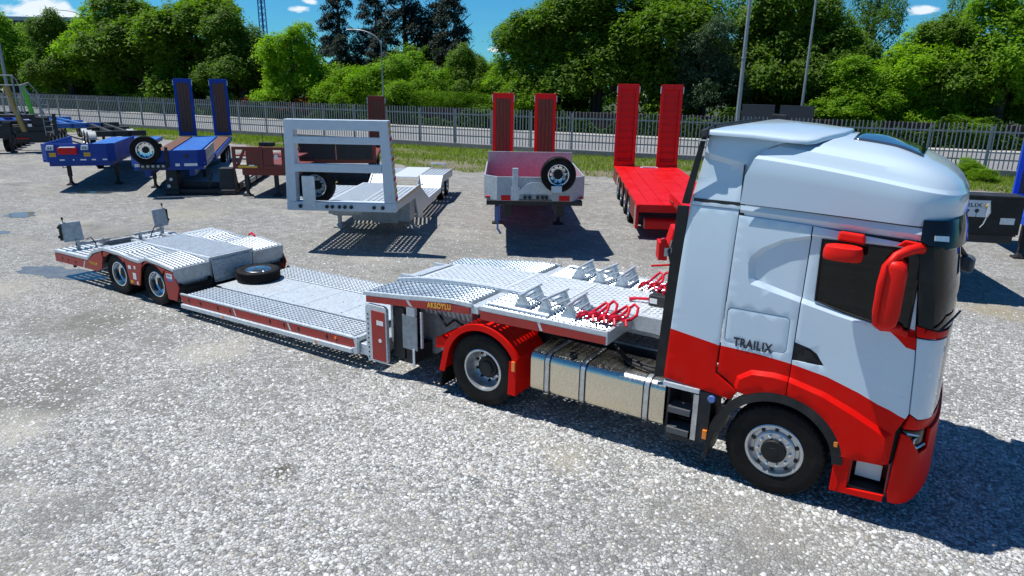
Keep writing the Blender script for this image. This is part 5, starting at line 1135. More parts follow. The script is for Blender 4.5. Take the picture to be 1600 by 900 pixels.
# oxide-red trailer front and boards behind the white frame
O = (-19.95, 9.82, 0); bt = thing('old_trailer', 'oxide red trailer neck with open frame and rusty ramp, partly hidden by the white headboard', 'trailer', O, rad(33))
MB().box(-1.45, 1.05, 0, .08, 1.75, 1.86).box(-1.45, 1.05, 0, .08, 1.05, 1.20).box(-1.45, -1.33, 0, .08, 1.2, 1.75).box(-.45, -.33, -.02, .08, 1.05, 1.88).box(.50, .60, -.02, .08, 1.05, 1.86).box(-.95, -.45, .01, .06, 1.2, 1.75).box(-.33, .05, .01, .06, 1.2, 1.75).box(.35, .5, .01, .06, 1.2, 1.75).build('front_frame', 'rust', bt, .01)
MB().hull([(-1.33, .02, 1.2), (-1.2, .02, 1.2), (-1.2, .06, 1.2), (-1.33, .06, 1.2)], [(-1.05, .02, 1.75), (-.95, .02, 1.75), (-.95, .06, 1.75), (-1.05, .06, 1.75)]).build('diagonal_brace', 'rust', bt)
MB().box(-1.25, -.55, -.02, .0, 1.10, 1.18).build('marker_board', 'yellow', bt); MB().box(-.85, -.65, -.026, -.02, 1.16, 1.21).build('sticker', 'decal', bt)
MB().box(.10, .22, -.004, .009, 1.42, 1.58).build('sticker', 'decal', bt)
MB().box(-1.4, 1.0, .1, 1.2, 1.50, 1.55).box(-1.2, .9, .2, 8, .8, 1.1).build('neck_frame', 'rust', bt, .01)
for x in (-1.1, .0): leg(bt, x, .35, 0, 1.05)
MB().box(-.5, .0, .2, .5, 1.86, 2.0).tube([(-.3, .1, 1.86), (-.3, .1, 2.35)], .012, 6).tube([(.45, .1, 1.86), (.40, .1, 2.6)], .012, 6).build('top_fitting', 'dark', bt)
O = (-20.94, 12.07, 0); bb = thing('boarded_trailer', 'black boarded trailer seen through the openings of the white headboard frame', 'trailer', O, rad(40))
for x0, x1 in ((-.1, 1.35), (1.37, 2.80)): MB().box(x0, x1, 0, .06, 1.15, 1.85).build('side_board', 'dark', bb, .006)
MB().box(2.80, 2.95, -.01, .1, 1.05, 1.88).build('corner_post', 'rust', bb, .008); MB().box(-.1, 2.9, .06, 6, 1.0, 1.15).build('deck_frame', 'rust', bb, .01)
for y in (1.0, 2.3, 4.6):
    for x, s in ((2.7, 1), (.2, -1)): make_wheel(bb, sideT(x, y, .48, s), .48, .27, 'trailer')
for x, m_ in ((-.55, 'yellow'),): MB().box(x, x+.35, -.05, -.0, 1.45, 1.75).build('warning_plate', m_, bb)
rp_ = ramp(bb, 2.35, 3.15, 5.5, 1.15, 3.55, 'rust', 'brown')

# dark trailer at the right edge with printed plate
O = (2.515, 9.90, 0); dt = thing('step_trailer', 'dark grey trailer front with a pale printed plate, right of the cab', 'trailer', O, rad(20))
MB().box(-2.5, 0, 0, .08, 1.45, 2.19).build('front_board', 'black', dt, .01); MB().box(-2.52, .02, -.02, .5, 2.19, 2.23).build('board_cap', 'dark', dt, .008)
MB().box(-1.55, -.62, -.012, 0, 1.79, 2.13).build('printed_plate', 'white2', dt, .003)
text('lettering', 'TRAILIX', .11, Matrix.Translation((-1.29, -.0125, 1.99)) @ SIDE, 'ink', dt, .001, .53, bold=.025)
sy = []
for i, x in enumerate((-1.35, -1.17, -1.00, -.84)):
    MB().cyl((x, -.016, 1.915), .045 if i % 2 else .03, .004, 'y', 6 if i % 2 else 4).box(x-.005, x+.005, -.015, -.012, 1.79, 1.90).build('plate_symbol', 'ink', dt)
MB().tube([(-.66, -.05, 2.08), (-.64, -.06, 1.90), (-.66, -.06, 1.80)], [.025, .038, .018], 6).build('cable_plug', 'galv', dt)
MB().tube([(-.66, -.06, 1.80), (-.69, -.05, 1.66), (-.74, -.04, 1.58)], .010, 6).build('hanging_cable', 'galv', dt)
MB().cyl((-.66, -.06, 2.02), .04, .035, 'y').build('cable_socket', 'yellow', dt)
MB().box(-.38, -.12, -.006, 0, 1.66, 1.79).build('data_plate', 'galv', dt)
MB().tube([(-1.25, -.05, 1.56), (-1.1, -.06, 1.51), (-.97, -.06, 1.50)], .018, 6).build('coupling', 'alu', dt)
MB().box(-2.5, 0, .08, 3.4, 1.40, 1.55).box(-2.45, -.05, .08, .2, 1.25, 1.45).build('neck_frame', 'dark', dt, .01)
MB().prism([(3.2, 1.55), (4.2, 1.1), (12, 1.1), (12, .85), (4.0, .85), (3.2, 1.3)], 'yz', -2.45, -.05).build('rear_deck', 'dark', dt, .01)
for x in (-2.2, -1.7): leg(dt, x, 3.0, 0, 1.35)
for y in (9.6, 10.9):
    for x, s_ in ((-.18, 1), (-2.32, -1)): make_wheel(dt, sideT(x, y, .45, s_), .45, .26, 'trailer')
O = (3.15, 13.55, 0); be = thing('ramp_trailer', 'blue trailer with an upright blue ramp at the right edge, beside the dark grey trailer', 'trailer', O, rad(16))
MB().box(0, 2.5, 0, .08, .95, 1.25).box(0, 2.5, .08, 4.0, 1.0, 1.2).build('deck_frame', 'bblue', be, .01); MB().box(.0, 2.5, .0, .1, .55, .945).build('front_apron', 'bblue', be, .01); MB().box(.06, .5, -.012, 0, 1.0, 1.14).build('sticker', 'decal', be)
for x in (.35, 2.2): leg(be, x, 1.5, 0, 1.0)
for y in (2.6, 3.7):
    for x, s in ((2.38, 1), (1.9, -1)): make_wheel(be, sideT(x, y, .45, s), .45, .26, 'trailer')
ramp(be, .78, 1.68, 3.9, 1.2, 3.6, 'bblue', 'brown')

# black tipper chassis with railings at the far left
O = (-43.98, 10.64, 0); tp = thing('tipper_chassis', 'black tipping chassis with grey railings, ladder and gold lifting cylinder at the left edge', 'trailer', O, rad(57))
bk = MB()
bk.box(-2, 2.6, .2, .5, 1.15, 1.45).box(-2, 2.6, 1.8, 2.1, 1.15, 1.45).box(-1.5, 1.9, .2, .35, 1.95, 2.1)
for x in (-1.2, .0, 1.1): bk.box(x, x+.14, .2, .4, 1.4, 2.0)
bk.hull([(1.5, .2, 1.45), (1.7, .2, 1.45), (1.7, .4, 1.45), (1.5, .4, 1.45)], [(1.0, .2, 2.0), (1.15, .2, 2.0), (1.15, .4, 2.0), (1.0, .4, 2.0)]).box(.9, 2.4, .1, .9, .55, 1.15).box(-1.5, .8, .3, .7, .8, 1.1)
bk.build('chassis', 'dark', tp, .01)
MB().tube([(1.32, .3, 1.1), (.82, .3, 3.65)], [.17, .15], 14).build('lifting_cylinder', 'gold', tp)
rl_ = MB()
for z, x1 in ((4.22, 1.25), (3.70, 1.85), (3.05, 1.6), (2.12, 2.5)): rl_.tube([(-1.6, .15, z), (x1, .15, z)], .035 if z > 3.5 else .02, 6)
for x, z1 in ((-.1, 4.22), (1.2, 4.22), (1.5, 3.7)): rl_.tube([(x, .15, 2.1), (x-.02, .15, z1)], .045, 6)
rl_.tube([(1.2, .15, 4.2), (1.3, .5, 4.0), (1.45, .7, 3.3)], .03, 6).tube([(1.5, .15, 3.7), (1.9, .15, 3.85), (2.2, .15, 3.4), (2.5, .15, 2.6)], .03, 6).tube([(1.6, .15, 3.6), (2.2, .15, 2.7), (2.4, .15, 2.1)], .05, 6)
rl_.build('railing', 'pole', tp)
MB().tube([(1.55, .5, 3.65), (1.78, .5, 2.1)], .13, 8).build('green_tube', 'green', tp)
ld = MB()
for x in (2.35, 2.72): ld.tube([(x, .05, .95), (x-.06, .05, 2.9)], .025, 6)
for i in range(6): ld.tube([(2.33, .05, 1.15+.3*i), (2.70, .05, 1.15+.3*i)], .018, 6)
ld.build('ladder', 'pole', tp)
MB().box(2.75, 2.92, .1, .3, .9, 2.15).build('corner_post', 'dark', tp)
MB().box(-1.9, 2.7, .6, .8, 1.55, 1.75).box(-.9, -.4, .1, .7, 1.1, 1.9).box(.3, .7, .1, .7, 1.0, 1.7).box(1.7, 2.5, .3, .9, 1.2, 1.95).hull([(-.8, .2, 1.4), (-.6, .2, 1.4), (-.6, .4, 1.4), (-.8, .4, 1.4)], [(-.1, .2, 2.0), (.05, .2, 2.0), (.05, .4, 2.0), (-.1, .4, 2.0)]).build('subframe', 'dark', tp, .01)
for q_ in ((-1.0, -.2, .62, .70), (.9, 1.5, .78, .84)): MB().box(q_[0], q_[1], .02, .1, q_[2], q_[3]).build('red_hose_rack', 'rbright', tp)
for x in (-.1, 1.55): MB().box(x, x+.18, .05, .1, 1.45, 1.6).build('sticker', 'decal', tp)
for y in (1.4, 2.7): make_wheel(tp, sideT(.2, y, .5, -1), .5, .3, 'drive'); make_wheel(tp, sideT(2.3, y, .5, 1), .5, .3, 'drive')
leg(tp, .6, .4, 0, 1.1); leg(tp, -1.2, .4, 0, 1.1)
for y in (4, 5.3, 6.6):
    for x, s in ((2.3, 1), (.2, -1)): make_wheel(tp, sideT(x, y, .5, s), .5, .3, 'drive')
# skeletal container chassis
def skeletal(O, a_, m, label, L_=9., n=3, y0=3.2):
    t = thing('container_chassis', label, 'trailer', O, rad(a_), 'skeletal container chassis on the far left')
    MB().box(.75, .95, 0, L_, .95, 1.25).box(1.55, 1.75, 0, L_, .95, 1.25).box(0, 2.5, 0, .25, 1.0, 1.3).box(0, 2.5, L_-.25, L_, 1.0, 1.3).box(.1, 2.4, L_*.5, L_*.5+.2, 1.05, 1.25).build('chassis', m, t, .01)
    for i in range(n):
        for x, s in ((2.38, 1), (.12, -1)):
            make_wheel(t, sideT(x, y0+1.35*i, .5, s), .5, .3, 'drive')
            o_ = arc(y0+1.35*i, .5, .62, 15, 165, 12); i_ = arc(y0+1.35*i, .5, .60, 15, 165, 12)[::-1]
            MB().prism(o_+i_, 'yz', x-.2, x+.2).build('mudguard', 'galvd', t)
    leg(t, .5, 1.4, 0, 1.0); leg(t, 2., 1.4, 0, 1.0); return t
skeletal((-47.5, 15.5, 0), 75, 'lblue', 'pale blue skeletal container chassis with rounded grey mudguards, behind the blue trailers')
skeletal((-53.5, 14.2, 0), 72, 'blue', 'deep blue skeletal chassis with rounded mudguards, behind the black tipping chassis')
skeletal((-57.5, 17.2, 0), 76, 'dark', 'black skeletal chassis furthest back on the left, close to the fence')
skeletal((-39.2, 13.6, 0), 70, 'dark', 'black skeletal container chassis with rounded grey mudguards, just behind the spare wheel')

# ================================================================== VERGE, FENCE, ROAD, WALL
FL = [(-150, 17.3), (-75, 24.4), (-46, 28.0), (-18.4, 31.4), (4, 36.3), (24, 41)]
def along(P, step):
    out = []; c = 0
    for a_, b_ in zip(P, P[1:]):
        l = math.hypot(b_[0]-a_[0], b_[1]-a_[1]); d = ((b_[0]-a_[0])/l, (b_[1]-a_[1])/l)
        while c < l: out.append((a_[0]+d[0]*c, a_[1]+d[1]*c, math.atan2(d[1], d[0]))); c += step
        c -= l
    return out
def off(P, d): return [(x, y+d) for x, y in P]
def strip_mesh(P, Q, z, name, m, n=1, kind='structure'):
    mb = MB(); k = len(P); mb.add([(x, y, z) for x, y in P]+[(x, y, z) for x, y in Q], [(i, i+1, k+i+1, k+i) for i in range(k-1)]); return struct(mb.build(name, m), kind)
GE = [(-150, 11), (-60, 20.5), (-41, 22.6), (-30, 22.0), (-21.7, 20.2), (-17, 20.8), (-12.4, 23.2), (-4, 26.8), (2.7, 29.4), (12, 33), (24, 37)]
rg = random.Random(3); GE2 = []
for a_, b_ in zip(GE, GE[1:]):
    for i in range(14): t = i/14; GE2.append((a_[0]+(b_[0]-a_[0])*t, a_[1]+(b_[1]-a_[1])*t+rg.uniform(-.35, .35)))
GE2.append(GE[-1])
def fy(x): return lerp(x, FL)
strip_mesh(GE2, [(x, fy(x)-.1) for x, _ in GE2], .004, 'grass_verge', 'soil')
strip_mesh(off(FL, .25), off(FL, 16), .004, 'road', 'road')
strip_mesh(off(FL, 16.2), off(FL, 18.4), .09, 'pavement', 'pave')
mb = MB()
for (xa, ya), (xb, yb_) in zip(FL, FL[1:]): mb.hull([(xa, ya+16, 0), (xb, yb_+16, 0), (xb, yb_+16.2, 0), (xa, ya+16.2, 0)], [(xa, ya+16, .12), (xb, yb_+16, .12), (xb, yb_+16.2, .12), (xa, ya+16.2, .12)])
struct(mb.build('kerb', 'pave'))
mb = MB()
for x, y, a_ in along(off(FL, 8.5), 6.0):
    c, s = math.cos(a_), math.sin(a_); mb.add([(x, y, .008), (x+3*c, y+3*s, .008), (x+3*c-.12*s, y+3*s+.12*c, .008), (x-.12*s, y+.12*c, .008)], [(0, 1, 2, 3)])
struct(mb.build('road_marking', 'decal'))
# steel picket fence on a low concrete kerb
fn = thing('picket_fence', 'long grey steel picket fence on a low concrete kerb along the back of the yard', 'fence', (-20, 31.2, 0))
def rel(v): return (v[0]+20, v[1]-31.2, v[2])
kb = MB()
for (xa, ya), (xb, yb_) in zip(FL, FL[1:]): kb.hull([rel((xa, ya-.1, 0)), rel((xb, yb_-.1, 0)), rel((xb, yb_+.15, 0)), rel((xa, ya+.15, 0))], [rel((xa, ya-.1, .33)), rel((xb, yb_-.1, .33)), rel((xb, yb_+.15, .33)), rel((xa, ya+.15, .33))])
kb.build('kerb_wall', 'conc', fn)
for z0, z1 in ((.80, .87), (2.18, 2.26)):
    mb = MB()
    for (xa, ya), (xb, yb_) in zip(FL, FL[1:]): mb.hull([rel((xa, ya-.02, z0)), rel((xb, yb_-.02, z0)), rel((xb, yb_+.02, z0)), rel((xa, ya+.02, z0))], [rel((xa, ya-.02, z1)), rel((xb, yb_-.02, z1)), rel((xb, yb_+.02, z1)), rel((xa, ya+.02, z1))])
    mb.build('rail', 'fence', fn)
pm_ = MB().hull([(-.027, -.012, .38), (.027, -.012, .38), (.027, .012, .38), (-.027, .012, .38)], [(-.027, -.012, 2.58), (.027, -.012, 2.58), (.027, .012, 2.58), (-.027, .012, 2.58)]).hull([(-.027, -.012, 2.58), (.027, -.012, 2.58), (.027, .012, 2.58), (-.027, .012, 2.58)], [(-.004, -.004, 2.64), (.004, -.004, 2.64), (.004, .004, 2.64), (-.004, .004, 2.64)]).mesh('picket', 'fence')
pk = along(off(FL, -.035), .21); pk.sort(key=lambda p: (p[0]-CAM.x)**2+(p[1]-CAM.y)**2)
for x, y, a_ in pk[:300]:
    o = link('picket', pm_, fn); o.location = rel((x, y, 0)); o.rotation_euler = (rg.gauss(0, .004), rg.gauss(0, .008), a_)
mb = MB()
for x, y, a_ in pk[300:]:
    x, y, _ = rel((x, y, 0)); mb.box(x-.027, x+.027, y-.012, y+.012, .38, 2.62)
if mb.v: struct(mb.build('picket_row', 'fence', fn), 'stuff')
po = MB().box(-.05, .05, -.05, .05, .0, 2.50).mesh('fence_post', 'fence')
for x, y, a_ in along(off(FL, .02), 2.75): o = link('post', po, fn); o.location = rel((x, y, 0)); o.rotation_euler = (0, 0, a_)
# boundary wall beyond the road
WL = off(FL, 18.7)
bw = thing('brick_wall', 'dark reddish brick wall beyond the road, under the trees', 'wall', (-20, 50, 0))
def relw(v): return (v[0]+20, v[1]-50, v[2])
mb = MB(); cp_ = MB()
for (xa, ya), (xb, yb_) in zip(WL, WL[1:]):
    mb.hull([relw((xa, ya+.02, 0)), relw((xb, yb_+.02, 0)), relw((xb, yb_+.3, 0)), relw((xa, ya+.3, 0))], [relw((xa, ya+.02, 1.75)), relw((xb, yb_+.02, 1.75)), relw((xb, yb_+.3, 1.75)), relw((xa, ya+.3, 1.75))])
    cp_.hull([relw((xa, ya-.06, 1.75)), relw((xb, yb_-.06, 1.75)), relw((xb, yb_+.36, 1.75)), relw((xa, ya+.36, 1.75))], [relw((xa, ya-.06, 1.84)), relw((xb, yb_-.06, 1.84)), relw((xb, yb_+.36, 1.84)), relw((xa, ya+.36, 1.84))])
mb.build('wall_body', 'mortar', bw); cp_.build('coping', 'brick', bw)
mb = MB()
for r_ in range(11):
    for x, y, a_ in along([WL[1], WL[2], WL[3], WL[4], WL[5]], .52):
        if x < -62: continue
        o_ = .26*(r_ % 2); c, s = math.cos(a_), math.sin(a_); x += o_*c; y += o_*s; z = .02+.157*r_; l = .50
        p = [relw(q) for q in ((x, y, z), (x+l*c, y+l*s, z), (x+l*c-.03*s, y+l*s+.03*c, z), (x-.03*s, y+.03*c, z))]
        mb.hull(p, [(a__, b__, c__+.145) for a__, b__, c__ in p])
struct(mb.build('brick_courses', 'brick', bw), 'stuff')
ho = thing('hoarding', 'two dark boards standing on the verge beyond the road, behind the cab roof', 'hoarding', (-13.5, 50.5, 0))
for x0 in (0, 2.9):
    MB().box(x0, x0+2.5, 0, .06, .5, 2.9).build('board', 'shed', ho, .01); MB().box(x0+.2, x0+.3, .06, .14, 0, 2.8).box(x0+2.2, x0+2.3, .06, .14, 0, 2.8).build('post', 'pole', ho)

# grass blades on the verge (nobody could count them)
def np_mesh(name, V, Fq, m, tone=None):
    me = bpy.data.meshes.new(name); nf = len(Fq); k = Fq.shape[1]
    me.vertices.add(len(V)); me.vertices.foreach_set('co', V.astype(np.float32).ravel())
    me.loops.add(nf*k); me.loops.foreach_set('vertex_index', Fq.astype(np.int32).ravel())
    me.polygons.add(nf); me.polygons.foreach_set('loop_start', np.arange(0, nf*k, k, dtype=np.int32))
    try: me.polygons.foreach_set('loop_total', np.full(nf, k, np.int32))
    except Exception: pass
    me.materials.append(M[m])
    if tone is not None:
        at = me.attributes.new('tone', 'FLOAT', 'FACE'); at.data.foreach_set('value', tone.astype(np.float32))
    me.update(calc_edges=True); me.validate(); return me
def blades(n):
    x = RNG.uniform(-62, 14, n*3); gx = np.array([p[0] for p in GE2]); gy = np.array([p[1] for p in GE2]); fx_ = np.array([p[0] for p in FL]); fy_ = np.array([p[1] for p in FL])
    lo_ = np.interp(x, gx, gy); hi = np.interp(x, fx_, fy_); y = lo_+(hi-lo_)*RNG.uniform(.0, 1, len(x))
    d = (np.sin(x*.7+1.3*np.sin(y*.9))+np.sin(y*1.9+x*.31)+np.sin(x*2.3-y*1.1)*.6)
    keep = RNG.uniform(-2.2, 1.2, len(x)) < d+((y-lo_)/(hi-lo_)-.35)*2.5
    x, y = x[keep][:n], y[keep][:n]; n = len(x); h = RNG.uniform(.05, .20, n)*(.7+.5*RNG.random(n)); a_ = RNG.uniform(0, 2*PI, n); w_ = RNG.uniform(.012, .03, n); ln = RNG.uniform(.0, .18, n); b = RNG.uniform(0, 2*PI, n)
    V = np.zeros((n, 3, 3)); c, s = np.cos(a_)*w_, np.sin(a_)*w_
    V[:, 0] = np.c_[x-c, y-s, np.zeros(n)]; V[:, 1] = np.c_[x+c, y+s, np.zeros(n)]; V[:, 2] = np.c_[x+ln*np.cos(b), y+ln*np.sin(b), h]
    return np_mesh('grass', V.reshape(-1, 3), np.arange(3*n).reshape(n, 3), 'grass', RNG.random(n))
struct(link('grass', blades(90000)), 'stuff')

# ================================================================== TREES
def crown_mesh(name, m, seed, lobes, n_clump, leaves, size, spread, droop=0., flat=.55, tone=(.15, .85)):
    """leaf faces in clumps over the lobes' shells, normalised to ~1 wide 1 high (base z=0)"""
    R_ = np.random.default_rng(seed); C_ = []; N_ = []
    lob = np.array(lobes)
    tot = (lob[:, 3]*lob[:, 4]); tot = tot/tot.sum()
    while len(C_) < n_clump:
        i = R_.choice(len(lob), p=tot); cx, cy, cz, rh, rv = lob[i]
        d = R_.normal(size=3); d /= np.linalg.norm(d)
        if d[2] < -.55: continue
        r = R_.uniform(.62, 1.02); p = np.array([cx+d[0]*rh*r, cy+d[1]*rh*r, cz+d[2]*rv*r])
        q = (p-lob[:, :3])/np.c_[lob[:, 3], lob[:, 3], lob[:, 4]]; q = (q**2).sum(1)
        q[i] = 9
        if q.min() < .45 or p[2] < .01: continue
        C_.append(p); N_.append(d)
    C_ = np.array(C_); N_ = np.array(N_); n = n_clump*leaves
    ct = R_.random(n_clump)
    c = np.repeat(C_, leaves, 0); nn = np.repeat(N_, leaves, 0)
    o = R_.normal(size=(n, 3))*spread*np.array([1, 1, flat])*np.repeat(R_.uniform(.6, 1.3, n_clump), leaves)[:, None]
    rad_ = np.hypot(o[:, 0], o[:, 1]); o[:, 2] -= droop*rad_
    P = c+o
    nrm = nn*.45+np.array([-.12, -.05, 1.0])+R_.normal(size=(n, 3))*.42; nrm /= np.linalg.norm(nrm, axis=1)[:, None]
    t = np.cross(nrm, R_.normal(size=(n, 3))); t /= np.linalg.norm(t, axis=1)[:, None]; b = np.cross(nrm, t)
    s = size*R_.uniform(.6, 1.35, n)[:, None]
    V = np.stack([P-t*s, P+b*s*.42, P+t*s, P-b*s*.42], 1).reshape(-1, 3)
    V[:, 2] = np.maximum(V[:, 2], .0)
    tn = tone[0]+(tone[1]-tone[0])*np.clip(np.repeat(ct, leaves)*.6+R_.random(n)*.4, 0, 1)
    return np_mesh(name, V, np.arange(4*n).reshape(n, 4), m, tn)
def lobes_round(seed, k=11, low=.05):
    R_ = np.random.default_rng(seed); out = [(0, 0, .50, .36, .42)]
    for i in range(k):
        a_ = 2*PI*i/k*1.618; h = low+.12+(.80-low)*((i+.5)/k); w_ = .34*math.sin(PI*min(1, .22+.72*h))+.02
        out.append((w_*math.cos(a_), w_*math.sin(a_), h, R_.uniform(.13, .21), R_.uniform(.10, .17)))
    return out
def lobes_cedar(seed):
    R_ = np.random.default_rng(seed); out = []
    for i in range(26):
        h = .08+.88*i/25; w_ = .42*(1-h)**.75+.03
        for j in range(3): a_ = R_.uniform(0, 2*PI); q = w_*R_.uniform(.45, 1.); out.append((q*math.cos(a_), q*math.sin(a_), h+R_.uniform(-.02, .02), .11*(1.15-h)+.02, .022))
    return out
def lobes_bush(seed):
    R_ = np.random.default_rng(seed); out = []
    for i in range(12): a_ = R_.uniform(0, 2*PI); q = .34*math.sqrt(R_.random()); out.append((q*math.cos(a_), q*math.sin(a_), R_.uniform(.25, .72)*(1.15-q*1.2), R_.uniform(.12, .2), R_.uniform(.15, .26)))
    return out
CR = {}
for k_ in range(3): CR['A%d' % k_] = crown_mesh('crown', 'leafA', 20+k_, lobes_round(5+k_, 12), 1450, 42, .0165, .032, .45, .6, tone=(.3, .95))
for k_ in range(2): CR['B%d' % k_] = crown_mesh('crown', 'leafB', 40+k_, lobes_round(9+k_, 10), 1000, 36, .0165, .034, .35, .55)
for k_ in range(2): CR['S%d' % k_] = crown_mesh('crown', 'leafB', 50+k_, lobes_bush(15+k_), 1000, 36, .0135, .034, .1, .8)
for k_ in range(2): CR['C%d' % k_] = crown_mesh('crown', 'leafC', 60+k_, lobes_cedar(20+k_), 1500, 26, .0115, .030, .55, .22)
CR['D0'] = crown_mesh('crown', 'leafD', 70, lobes_round(33, 11), 1000, 36, .014, .034, .3, .6)
CR['P0'] = crown_mesh('crown', 'leafA', 71, lobes_round(37, 12, .2), 560, 34, .0135, .036, .3, .6)
CR['R0'] = crown_mesh('crown', 'leafR', 72, lobes_bush(44), 200, 24, .04, .05, .1, .8)
CR['H0'] = crown_mesh('crown', 'leafB', 73, [(x, 0, .5, .12, .45) for x in (-.42, -.3, -.18, -.06, .06, .18, .3, .42)], 1000, 30, .008, .018, .2, 2.5)
def tree(x, y, h, wd, kind, label, cat='tree', name='tree', base=.3, rz=None, grp=None, trunks=1, dy=1.):
    t = thing(name, label, cat, (x, y, 0), 0, grp)
    c = link('crown', CR[kind], t); c.location = (0, 0, base); c.scale = (wd, wd*dy, h-base); c.rotation_euler = (0, 0, rz if rz is not None else rg.uniform(0, 6.28))
    if kind[0] not in 'SRH':
        tk_ = MB(); r = .10+.018*h
        for k in range(trunks):
            ox = (k-(trunks-1)/2)*.5; lean = rg.uniform(-.5, .5)
            pts = [(ox, 0, 0), (ox+.1*lean, .05, h*.2), (ox+.35*lean, .1, h*.42), (ox+.5*lean, .0, h*.66), (ox+.55*lean, .05, h*.92)]
            tk_.tube(pts, [r*1.25, r, r*.8, r*.5, r*.12], 8)
            for j in range(9):
                a_ = rg.uniform(0, 6.28); z = h*(.22+.6*j/9); l = wd*.36*(1.1-.6*j/9)
                tk_.tube([(ox+.3*lean, .05, z), (ox+.3*lean+.5*l*math.cos(a_), .5*l*math.sin(a_), z+.22*l), (ox+.3*lean+l*math.cos(a_), l*math.sin(a_), z+.62*l)], [r*.38, r*.25, r*.06], 5)
        tk_.build('trunk', 'bark', t)
    else:
        tk_ = MB()
        for j in range(6): a_ = rg.uniform(0, 6.28); tk_.tube([(.1*math.cos(a_), .1*math.sin(a_), 0), (wd*.16*math.cos(a_), wd*.16*math.sin(a_), h*.4), (wd*.25*math.cos(a_), wd*.25*math.sin(a_), h*.75)], [.05, .035, .01], 5)
        tk_.build('stem', 'bark', t)
    return t
G1 = 'leafy trees beyond the fence on the left'; G2 = 'dark conifers behind the shrubs'; G3 = 'leafy trees beyond the road on the right'
T_ = [
 (-116.8, 43.1, 13.1, 11.0, 'B0', 'yellow-green leafy tree at the far left edge, behind the leaning pole', G1, .2),
 (-102.3, 43.5, 12.4, 10.3, 'A1', 'low leafy tree right of the far left pole, under the dark shed roof', G1, .2),
 (-97.0, 45.2, 12.8, 11.8, 'B1', 'leafy tree with a sunlit left flank, left part of the big left clump', G1, .2),
 (-91.4, 47.3, 15.0, 15.8, 'A0', 'tallest leafy tree of the left clump, above the blue trailers', G1, .2),
 (-81.0, 48.6, 14.9, 15.0, 'A2', 'broad leafy tree of the left clump directly behind the raised blue ramps', G1, .2),
 (-71.5, 47.9, 11.8, 10.2, 'A1', 'leafy tree at the right end of the left clump, right of the blue ramps', G1, .2),
 (-62.6, 47.8, 10.2, 8.6, 'B0', 'separate round-headed leafy tree left of the bright shrubs', G1, .3),
 (-92.4, 62.4, 16.4, 8.4, 'C1', 'dark conifer top rising behind the left clump of leafy trees', G2, .3),
 (-72.9, 65.4, 18.3, 10.5, 'C0', 'open dark cedar, leftmost of the tall conifers behind the bright shrubs', G2, .5),
 (-70.2, 69.6, 17.4, 10.5, 'C1', 'dark cedar behind the curved street lamp, second of the tall conifers', G2, .5),
 (-62.2, 66.8, 20.5, 13.0, 'C1', 'tallest dense dark conifer, right of the curved street lamp', G2, .2),
 (-58.5, 69.9, 18.4, 12.0, 'C0', 'dense dark conifer right of the tallest one', G2, .2),
 (-53.6, 65.8, 15.9, 9.6, 'C1', 'dark pointed conifer, rightmost of the tall ones, beside the sky gap', G2, .2),
 (-63.6, 56.5, 9.9, 6.0, 'C1', 'short green fir left of the curved lamp post, above the shrubs', G2, .2),
 (-60.4, 58.9, 9.4, 5.8, 'C0', 'short green fir right behind the curved lamp post', G2, .2),
 (-41.3, 52.3, 7.8, 6.0, 'A1', 'small rounded leafy tree between the bright shrubs and big dark trees', G3, .3),
 (-37.4, 52.6, 6.8, 6.2, 'B1', 'small pale leafy tree at the left foot of the big dark trees', G3, .3),
 (-33.0, 53.3, 12.8, 10.4, 'A0', 'tall leafy tree above the timber-faced red ramps, left of the dark mass', G3, .2),
 (-28.4, 54.8, 14.0, 12.0, 'A2', 'very tall dark leafy tree between the two pairs of red ramps', G3, .2),
 (-23.0, 56.0, 13.6, 12.6, 'A1', 'very tall dark leafy tree behind the ribbed red ramps', G3, .2),
 (-18.1, 54.2, 10.2, 7.4, 'D0', 'grey-green leafy tree left of the tall lamp pole', G3, .2),
 (-16.8, 61.4, 12.9, 9.6, 'P0', 'thin-crowned tree with sky gaps behind the tall lamp pole', G3, .2),
 (-12.6, 59.2, 13.0, 10.4, 'A0', 'tall leafy tree right of the tall lamp pole, above the cab', G3, .2),
 (-9.0, 59.1, 11.6, 8.4, 'A2', 'leafy tree between the thin second pole and the sky gap', G3, .2),
 (-7.4, 71.5, 14.6, 8.0, 'P0', 'open feathery tree top beside the sky gap on the right', G3, .2),
 (-5.7, 55.8, 6.6, 7.4, 'B0', 'low bright leafy tree above the cab roof hatch', G3, .1),
 (-2.7, 58.7, 8.5, 8.0, 'B1', 'mid-height leafy tree under the sky gap on the right', G3, .1),
 (.3, 60.2, 10.0, 8.6, 'A0', 'leafy tree with a yellowish crown right of the sky gap', G3, .1),
 (3.6, 60.8, 12.2, 9.6, 'B0', 'tall leafy tree at the right edge above the blue ramp', G3, .1),
 (8.0, 63.8, 12.0, 10.0, 'A1', 'tall leafy tree half outside the right edge of the view', G3, .1),
 (-.6, 74.9, 13.2, 6.4, 'P0', 'thin treetop rising behind the yellowish crown on the right', G3, .1),
]
for x, y, h, wd, kd, lb, g_, bs in T_:
    tree(x, y, h, wd, kd, lb, base=bs, grp=g_, trunks=1 if kd[0] == 'C' else 2, name='conifer_tree' if kd[0] == 'C' else 'tree')
